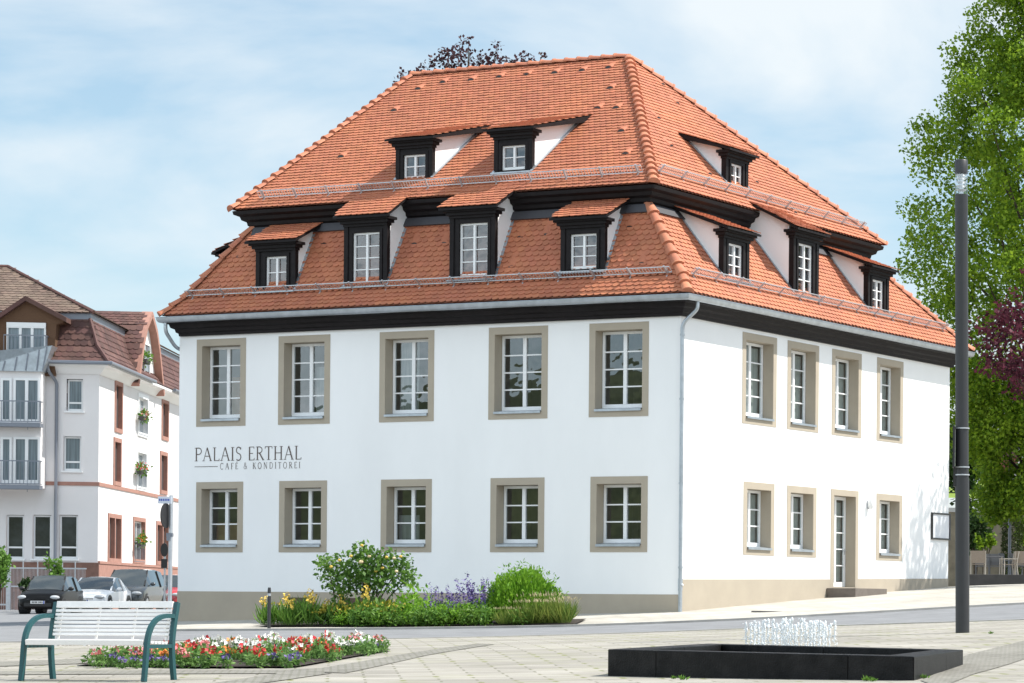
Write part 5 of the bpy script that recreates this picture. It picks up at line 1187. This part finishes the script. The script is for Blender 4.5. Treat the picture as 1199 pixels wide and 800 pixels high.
p_, d_ = blades(70, .22, 1); q = np.random.default_rng(2)
ir = plantkind('iris', 'clump of sword leaved irises with yellow blossoms in the house bed', 'iris', (p_, d_, .55, .07, m_per), (spikes(4, .2, 3, .55, .80, 9), None, .062, .9, m_yellow), bedpos(310, .3), BD)
spread(ir, [(bedpos(u, k), s) for u, k, s in ((307, .15, 1), (322, .25, .95), (333, .1, 1.05), (345, .35, 1.1), (356, .15, 1.0), (368, .3, .9), (300, .25, .8), (389, .2, 1), (424, .15, 1.05), (338, .05, .8))])
p_, d_ = blades(60, .25, 4, .9, .8); lp_ = ballpts(260, (0, 0, .20), .32, 5, .2, .8)
pe = plantkind('leafy_perennial', 'low leafy green perennial in the house bed', 'perennial', (lp_, None, .095, .42, m_per), None, bedpos(400, .1), BD)
spread(pe, [(bedpos(380 + i * 11.5 + rnd.uniform(-5, 5), rnd.choice((.02, .05, .12, .25))), rnd.choice((.45, .6, .75, .9, 1.1))) for i in range(22)] + [(bedpos(390 + i * 17, .5), rnd.uniform(.9, 1.2)) for i in range(9)])
lp_ = ballpts(260, (0, 0, .25), .36, 15, .2, .9)
pl_ = plantkind('leafy_perennial', 'light green leafy perennial in the house bed near the lavender coloured spikes', 'perennial', (lp_, None, .10, .42, m_lime), None, bedpos(400, .1), 'light green perennials in the house bed')
spread(pl_, [(bedpos(u, k), s) for u, k, s in ((472, .3, 1.15), (482, .1, .9), (495, .15, .9), (510, .12, .8), (522, .08, .9), (540, .1, .8), (462, .2, .9), (468, .55, 1.5), (400, .05, .7), (440, .02, .7), (560, .08, .7))])
lp_ = ballpts(110, (0, 0, .2), .3, 6, .3, .8)
gy = plantkind('spurge', 'yellow green spurge plant below the rose bush', 'perennial', (lp_, None, .12, .4, m_per), (ballpts(70, (0, 0, .33), .26, 7, .3, .4), None, .07, .9, mat('spurge_yellow', (.34, .30, .03), .7, island=.2)), bedpos(400, .3), BD)
spread(gy, [(bedpos(u, k), s) for u, k, s in ((365, .2, 1.1), (385, .25, 1.25), (396, .15, 1.1), (430, .15, 1.2), (440, .3, 1.3), (449, .12, 1.1), (418, .25, 1.2), (457, .2, 1.1))])
lp_ = ballpts(80, (0, 0, .2), .28, 8, .3, .8)
sa = plantkind('sage', 'sage plant with upright violet flower spikes in the house bed', 'sage', (lp_, None, .14, .4, m_per), (spikes(5, .22, 9, .42, .92, 32), None, .040, .8, m_violet), bedpos(520, .3), 'violet flowering sage in the house bed')
spread(sa, [(bedpos(u, k), s) for u, k, s in ((496, .3, 1.0), (503, .45, 1.0), (512, .35, 1.05), (520, .5, 1.1), (528, .3, 1.0), (534, .5, 1.25), (541, .35, 1.15), (548, .5, 1.1), (554, .3, .95), (537, .65, 1.35), (525, .15, .8), (560, .4, 1.0))])
p_, d_ = blades(170, .18, 12, .7); ps, ds = blades(36, .12, 13, .6)
gr = plantkind('ornamental_grass', 'tuft of yellow green ornamental grass with pale seed heads at the right end of the house bed', 'grass tuft', (p_, d_, .46, .035, m_grass), (ps + ds * .50, ds, .09, .16, m_seed), bedpos(640, .1), 'grass tufts in the house bed')
spread(gr, [(bedpos(u, k), s) for u, k, s in ((588, .02, .7), (600, .04, .8), (612, .04, 1.05), (624, .08, 1.1), (634, .15, 1.1), (643, .1, 1.1), (652, .2, 1.05), (657, .08, .9), (618, .2, 1.15), (648, .35, 1.1), (548, .04, .6))])

# ---------------------------------------------------------------- flower bed on the plaza
sheet('flower_bed', P((92, 779), (200, 770), (330, 758), (430, 757)), P((92, 780.5), (225, 783), (345, 783), (458, 763)), m_soil, .025, 30, 6)
def fbpos():
    while True:
        u = rnd.uniform(105, 452); v = rnd.uniform(760, 785)
        top = 780 - (u - 92) * .078 if u < 330 else 761.5 - (u - 330) * .0; bot = 783.5 if u < 345 else 783.5 - (u - 345) * .17
        if top < v < bot: return at(u, v), u, v
m_bleaf = leafmat('bedding_leaf', (.08, .19, .04), (.22, .36, .11), .35, 3)
def bedplant(nm, lab, m, hgt, nb, seed):
    lp_ = ballpts(80, (0, 0, hgt * .42), hgt * .55, seed, .2, .85); 
    bl = ballpts(nb, (0, 0, hgt * .95), hgt * .46, seed + 1, .2, .5)
    return plantkind('bedding_flower', lab, 'bedding flower', (lp_, None, .075, .35, m_bleaf), (bl, None, .044, .95, m), (0, 0, 0), nm)
kinds = [('white bedding flowers', 'bushy bedding plant with white blossoms in the plaza flower bed', m_whitep, .19, 42, 20, 62), ('red bedding flowers', 'bushy bedding plant with red blossoms in the plaza flower bed', m_red, .20, 22, 30, 40),
         ('orange bedding flowers', 'bushy bedding plant with orange blossoms in the plaza flower bed', m_orange, .17, 22, 40, 26), ('pink bedding flowers', 'bushy bedding plant with pink blossoms in the plaza flower bed', m_pink, .19, 26, 50, 26), ('violet bedding flowers', 'low bedding plant with violet blossoms along the edge of the plaza flower bed', m_violet, .13, 22, 60, 20)]
for nm, lab, m, hg, nb_, sd_, cnt in kinds:
    t = bedplant(nm, lab, m, hg, nb_, sd_); sp = []
    for i in range(cnt):
        for _ in range(60):
            p, u, v = fbpos()
            if nm.startswith('violet'):
                if u < 160 or v > 781 or u > 440: break
            elif nm.startswith('white'):
                if (v < 775 and u > 200): break
            elif nm.startswith('pink'):
                if u < 240 or u > 400: break
            elif u > 170: break
        sp.append((p + Vector((0, 0, .02)), rnd.uniform(.8, 1.2)))
    spread(t, sp)
lp_ = ballpts(90, (0, 0, .10), .15, 70, .2, .8)
t = plantkind('bedding_plant', 'low green bedding plant without blossoms in the plaza flower bed', 'bedding plant', (lp_, None, .08, .4, m_bleaf), None, (0, 0, 0), 'green plants of the plaza flower bed')
spread(t, [(fbpos()[0] + Vector((0, 0, .02)), rnd.uniform(.7, 1.1)) for i in range(60)])

# ---------------------------------------------------------------- trees
def tree(name, label, base, clumps, n_per, size, m, trunk_r, seed=0, up=.5, group=None, sq=.85):
    t = thing(name, base, label, 'tree', group); q = np.random.default_rng(seed); pts = []
    for c, r in clumps:
        n_ = int(n_per * r * r); d = q.normal(size=(n_, 3)); d /= np.linalg.norm(d, axis=1, keepdims=True)
        pts.append(d * (q.random((n_, 1)) ** .45) * (r, r, r * sq) + np.array(c) - np.array(base))
    leaf_mesh('crown', np.concatenate(pts), size, m, t, up=up, seed=seed, asp=.7)
    mb = MB(); top = max(c[2] for c, r in clumps) - base.z; cx = np.mean([c[0] for c, r in clumps]) - base.x; cy = np.mean([c[1] for c, r in clumps]) - base.y
    tp = [Vector((0, 0, -.3)), Vector((.1, 0, top * .2)), Vector((cx * .4, cy * .4, top * .45)), Vector((cx * .8, cy * .8, top * .7)), Vector((cx, cy, top * .93))]
    mb.tube(tp, [trunk_r * 1.3, trunk_r, trunk_r * .75, trunk_r * .4, .04], 10); tr = mb.build('trunk', m_bark, t, smooth=True)
    mb = MB()
    for i in q.permutation(len(clumps))[:min(70, len(clumps))]:
        c = Vector(np.array(clumps[i][0]) - np.array(base)); zf_ = max(.18, min(.9, (c.z / top) - .18)); k = zf_ * 4; j = min(3, int(k)); s = tp[j].lerp(tp[j + 1], min(1, max(0, k - j)))
        mb.tube([s, s.lerp(c, .55) + Vector((0, 0, -.2)), c], [trunk_r * .28 * (1.1 - zf_), trunk_r * .14, .015], 5)
    mb.build('limbs', m_bark, t, smooth=True); return t
def revolve_clumps(d, uc, sil, n, r0, r1, seed, depth=.9):
    """clumps inside a crown whose left outline in the view is sil [(v, u_left)]"""
    q = np.random.default_rng(seed); out = []; vs_ = [s[0] for s in sil]; us = [s[1] for s in sil]; k = d / FPX
    for i in range(n):
        v = q.uniform(vs_[0], vs_[-1]); R_ = (uc - np.interp(v, vs_, us)) * k; r = q.uniform(r0, r1); a = q.random() * 6.28; rad = max(0, R_ - r * .5) * (q.random() ** .38)
        c = atd(uc, v, d) + RIGHT * (rad * math.cos(a)) + FWD * (rad * math.sin(a) * depth); out.append((tuple(c), r))
    return out
b = atd(1218, 600, 101); b = Vector((b.x, b.y, gz(b.x, b.y)))
sil = [(-75, 1195), (-45, 1160), (0, 1140), (60, 1112), (100, 1084), (150, 1064), (200, 1042), (240, 1032), (280, 1044), (330, 1040), (400, 1050), (480, 1100), (560, 1118), (605, 1150)]
tree('lime_tree', 'tall broad green tree rising behind the right end of the house', b, revolve_clumps(101, 1222, sil, 820, .45, .95, 3), 400, .15, m_leaf, .32, seed=3)
for k_ in range(1): pass
m_purple = leafmat('purple_leaf', (.030, .008, .016), (.16, .036, .062), .35, .6)
b = atd(1285, 600, 91); b = Vector((b.x, b.y, gz(b.x, b.y)))
sil = [(310, 1215), (340, 1172), (375, 1142), (400, 1132), (430, 1138), (455, 1160), (470, 1190)]
tree('copper_beech', 'dark purple leaved tree at the right picture edge in front of the green tree', b, revolve_clumps(91, 1275, sil, 110, .45, .85, 4), 230, .17, m_purple, .22, seed=4)
m_cop = leafmat('copper_leaf', (.022, .010, .013), (.10, .045, .055), .3, .6)
d_ = 112; b = atd(545, 600, d_); b = Vector((b.x, b.y, gz(b.x, b.y))); k_ = d_ / FPX; cl = []; q = np.random.default_rng(6)
for (u, v, r) in ((500, 80, .28), (508, 73, .26), (516, 70, .3), (525, 62, .32), (533, 58, .3), (541, 50, .26), (548, 47, .18), (530, 74, .4), (520, 82, .42), (545, 72, .3), (553, 64, .22), (556, 76, .36), (566, 72, .34), (578, 62, .26), (580, 52, .24), (578, 72, .34), (570, 80, .4), (600, 74, .30), (608, 70, .26), (616, 68, .26), (622, 72, .24), (592, 80, .4), (637, 68, .18), (610, 80, .35), (538, 84, .45), (469, 96, .28), (475, 91, .24), (463, 102, .22), (484, 86, .2), (417, 140, .20), (452, 110, .18), (410, 142, .12), (493, 86, .3)):
    c = atd(u, v, d_) + FWD * q.uniform(-.6, .6); cl.append((tuple(c), r * 1.25))
for i in range(60):
    u = q.uniform(420, 640); v = q.uniform(max(105, 160 - (u - 420) * .9), 300); cl.append((tuple(atd(u, v, d_) + FWD * q.uniform(-3, 3)), q.uniform(.6, 1.0)))
tree('copper_tree', 'dark leaved tree whose top sprigs show above the roof ridge', b, cl, 260, .16, m_cop, .28, seed=7)
b = Vector((7.0, 18.8, 0)); b.z = gz(7, 18.8); q = np.random.default_rng(9); cl = []
for i in range(46):
    d = q.normal(size=3); d /= np.linalg.norm(d); c = np.array((6.6, 18.4, 12.2)) + d * q.random() ** .4 * (1.9, 1.9, 2.7); cl.append((tuple(c), q.uniform(.45, .8)))
tree('maple_tree', 'slender green tree standing right of the house outside the picture', b, cl, 120, .2, m_leaf, .16, seed=9)

# ---------------------------------------------------------------- cafe terrace at the right
tz = atd(1160, 673, 96).z
pA, pB = atd(1120, 684, 95.5), atd(1290, 684, 95.5)
mb = MB(); fw_ = Vector((FWD.x, FWD.y, 0)) ; a, b2 = pA, pB
q4 = [pA, pB, pB + fw_ * 16, pA + fw_ * 16]
mb.prism([(p.x, p.y, -.5) for p in q4], (0, 0, tz + .5 - .06)); o = mb.build('terrace', mat('terrace_slab', (.26, .25, .24), .85, var=.15)); o['kind'] = 'structure'
wlb = gl_(pA); tw_ = thing('terrace_wall', wlb, 'low dark stone wall along the front of the cafe terrace', 'wall')
mb = MB(); q4 = [pA - fw_ * .3, pB - fw_ * .3, pB - fw_ * .005, pA - fw_ * .005]; mb.prism([(p.x - wlb.x, p.y - wlb.y, -.6) for p in q4], (0, 0, tz + .6 - wlb.z)); mb.build('wall_block', mat('dark_wall', (.06, .058, .058), .8, var=.2, vscale=4, bump=.3), tw_, bevel=.015)
m_taupe = mat('taupe_mesh', (.33, .27, .215), .8, var=.1, vscale=20); m_gmesh = mat('grey_mesh', (.24, .235, .24), .8); m_alu = mat('champagne_frame', (.5, .45, .38), .4, metal=.2)
def chair(loc, rz, label, group, fab, frame):
    t = thing('terrace_chair', loc, label, 'chair', group, rz=rz)
    for sx in (-.26, .26):
        mb = MB(); mb.tube([(sx, -.25, 0), (sx, -.24, .62)], .018, 6); mb.build('leg', frame, t)
        mb = MB(); mb.tube([(sx, .28, 0), (sx, .22, .44), (sx, .30, .90)], .018, 6); mb.build('leg', frame, t)
        mb = MB(); mb.box((sx - .025, -.27, .62), (sx + .025, .25, .645)); mb.build('armrest', frame, t)
    mb = MB(); mb.box((-.25, -.25, .42), (.25, .24, .445)); mb.build('seat', fab, t)
    mb = MB(); mb.prism([(-.25, .225, .47), (.25, .225, .47), (.25, .305, .91), (-.25, .305, .91)], (0, .02, .0)); mb.build('backrest', fab, t); return t
def tpos(u, d): p = atd(u, 660, d); return Vector((p.x, p.y, tz - .055))
GC = 'chairs on the cafe terrace'
c0 = chair(tpos(1145.5, 97), YAW + math.pi, 'taupe mesh terrace chair with its back to the wall, nearest the house', GC, m_taupe, m_alu)
def chcopy(u, d, rz, label):
    c = copy_tree(c0); c.location = tpos(u, d); c.rotation_euler.z = rz; c['label'] = label; return c
chcopy(1181, 97, YAW + math.pi + 1.9, 'taupe terrace chair turned sideways right of the table')
chcopy(1197, 97.2, YAW + math.pi + .1, 'taupe terrace chair cut by the right picture edge in the front row')
g0 = chair(tpos(1151, 102), YAW, 'grey mesh chair facing the square at the left of the terrace back row', GC, m_gmesh, m_gmesh)
def gcopy(u, d, rz, label):
    c = copy_tree(g0); c.location = tpos(u, d); c.rotation_euler.z = rz; c['label'] = label
gcopy(1166, 102, YAW, 'grey mesh chair in the terrace back row, left of the thin pole'); gcopy(1181, 101, YAW + 1.2, 'grey mesh chair turned sideways in front of the thin pole'); gcopy(1192, 100.5, YAW + 1.3, 'grey mesh chair turned sideways right of the thin pole'); gcopy(1201, 100, YAW + 1.2, 'grey mesh chair at the right picture edge in the back row')
t0 = thing('terrace_table', tpos(1163, 97.6), 'small square terrace table between the two taupe chairs', 'table', rz=YAW)
mb = MB(); mb.box((-.36, -.36, .70), (.36, .36, .735)); mb.build('tabletop', m_gmesh, t0)
for sx in (-.31, .31):
    for sy in (-.31, .31): mb = MB(); mb.box((sx - .025, sy - .025, 0), (sx + .025, sy + .025, .70)); mb.build('leg', m_alu, t0)
p = tpos(1182, 103); po = thing('parasol_pole', p, 'thin grey pole standing behind the terrace chairs', 'pole'); mb = MB(); hh = atd(1182, 525, 103).z - p.z; mb.tube([(0, 0, 0), (0, 0, hh)], .06, 10); mb.build('shaft', m_rail, po, smooth=True); mb = MB(); mb.tube([(0, 0, 0), (0, 0, .12)], .22, 16); mb.build('foot', m_rail, po)
# banks, walls and houses beyond the terrace
p = gl_(atd(1120, 650, 112)); rw = thing('retaining_wall', p, 'weathered tan retaining wall behind the cafe terrace', 'wall', rz=YAW); z1 = atd(1150, 600, 112).z - p.z
mb = MB(); mb.box((-1.5, 0, -.5), (9, .35, z1)); mb.build('wall_face', mat('old_wall', (.23, .20, .15), .9, var=.3, vscale=1.5, bump=.5), rw); mb = MB(); mb.box((-1.5, -.05, z1), (9, .4, z1 + .18)); mb.build('coping', mat('pale_coping', (.5, .5, .5), .8), rw)
p = gl_(atd(1185, 640, 107)); hd = thing('yew_column', p, 'dark clipped columnar yew in front of the retaining wall', 'shrub'); n_ = 5000; q = np.random.default_rng(12); a = q.random(n_) * 6.28; rr = .43 * np.sqrt(q.random(n_)) ** .5; zz_ = q.random(n_) * (atd(1185, 590, 107).z - p.z)
leaf_mesh('foliage', np.stack([np.cos(a) * rr, np.sin(a) * rr, zz_], 1), .10, leafmat('yew_leaf', (.010, .022, .006), (.06, .09, .015), .15, 1.2), hd, asp=.4, seed=2)
mb = MB(); mb.tube([(0, 0, -.1), (0, 0, 1.0)], .06, 6); mb.build('stems', m_bark, hd)
l0, l1, l2, l3 = atd(1100, 583, 118), atd(1330, 583, 118), atd(1330, 566, 150), atd(1100, 566, 150)
mb = MB(); vs = []; fs = []
for i in range(13):
    for j in range(9): vs.append(l0.lerp(l1, i / 12).lerp(l3.lerp(l2, i / 12), j / 8))
for i in range(12):
    for j in range(8): fs.append((i * 9 + j, (i + 1) * 9 + j, (i + 1) * 9 + j + 1, i * 9 + j + 1))
mb.add(vs, fs); o = mb.build('lawn_bank', mat('sunny_grass', (.13, .20, .02), .95, c2=(.20, .28, .03), vscale=2, bump=.6)); o['kind'] = 'structure'
p = gl_(atd(1168, 600, 115)); sh = thing('garden_shed', p, 'flat roofed grey shed above the retaining wall', 'shed', rz=YAW); zr0, zr1 = atd(1185, 591, 115).z - p.z, atd(1185, 581, 115).z - p.z
mb = MB(); mb.box((0, 0, 0), (5, 2.5, zr0)); mb.build('wall', mat('shed_wall', (.12, .12, .11), .9, var=.2), sh); mb = MB(); mb.box((-.2, -.3, zr0), (5.3, 2.8, zr1)); mb.build('roof', m_rail, sh)
p = gl_(atd(1150, 600, 158)); bh = thing('brick_house', p, 'red brick house wall glimpsed through the branches at the right', 'house', rz=YAW); ztb, zb1 = atd(1170, 535, 158).z - p.z, atd(1170, 570, 158).z - p.z
mb = MB(); mb.box((0, 0, 0), (2.0, 5, ztb)); mb.build('wall', mat('red_brick', (.24, .07, .06), .9, var=.2, vscale=4), bh); mb = MB(); mb.prism([(-.2, 0 - .2, ztb), (2.2, -.2, ztb), (1.0, -.2, ztb + 1.2)], (0, 5.4, 0)); mb.build('roof', m_htile, bh)
p = gl_(atd(1183, 600, 156)); wh2 = thing('white_house', p, 'pale house wall glimpsed beside the red brick one', 'house', rz=YAW); mb = MB(); z2_ = atd(1190, 548, 156).z - p.z
mb.box((.08, 0, 0), (5, 5, z2_)); mb.build('wall', m_hwall, wh2); mb = MB(); mb.box((-.05, -.2, z2_), (5.2, 5.2, z2_ + .25)); mb.build('roof', m_rail, wh2)
SG = 'shrubs behind the cafe terrace'
bush('terrace_shrub', 'green shrub hanging over the retaining wall beside the house', 'shrub', 1122, 1162, 585, 650, 109, m_dleaf, 1500, .16, SG, 21)
bush('terrace_shrub', 'small light green shrub right of the yew column', 'shrub', 1188, 1210, 600, 640, 110, m_leaf, 700, .16, SG, 22)
bush('terrace_shrub', 'low pale shrub at the foot of the retaining wall', 'shrub', 1140, 1165, 620, 645, 108, m_leaf, 500, .14, SG, 23)
bush('background_tree', 'dark green trees closing the view above the retaining wall', 'tree', 1095, 1175, 470, 590, 128, m_dleaf, 3500, .3, None, 24)
bush('background_tree', 'green tree top right of the glimpsed brick house', 'tree', 1180, 1260, 450, 556, 170, m_dleaf, 3000, .35, None, 25)
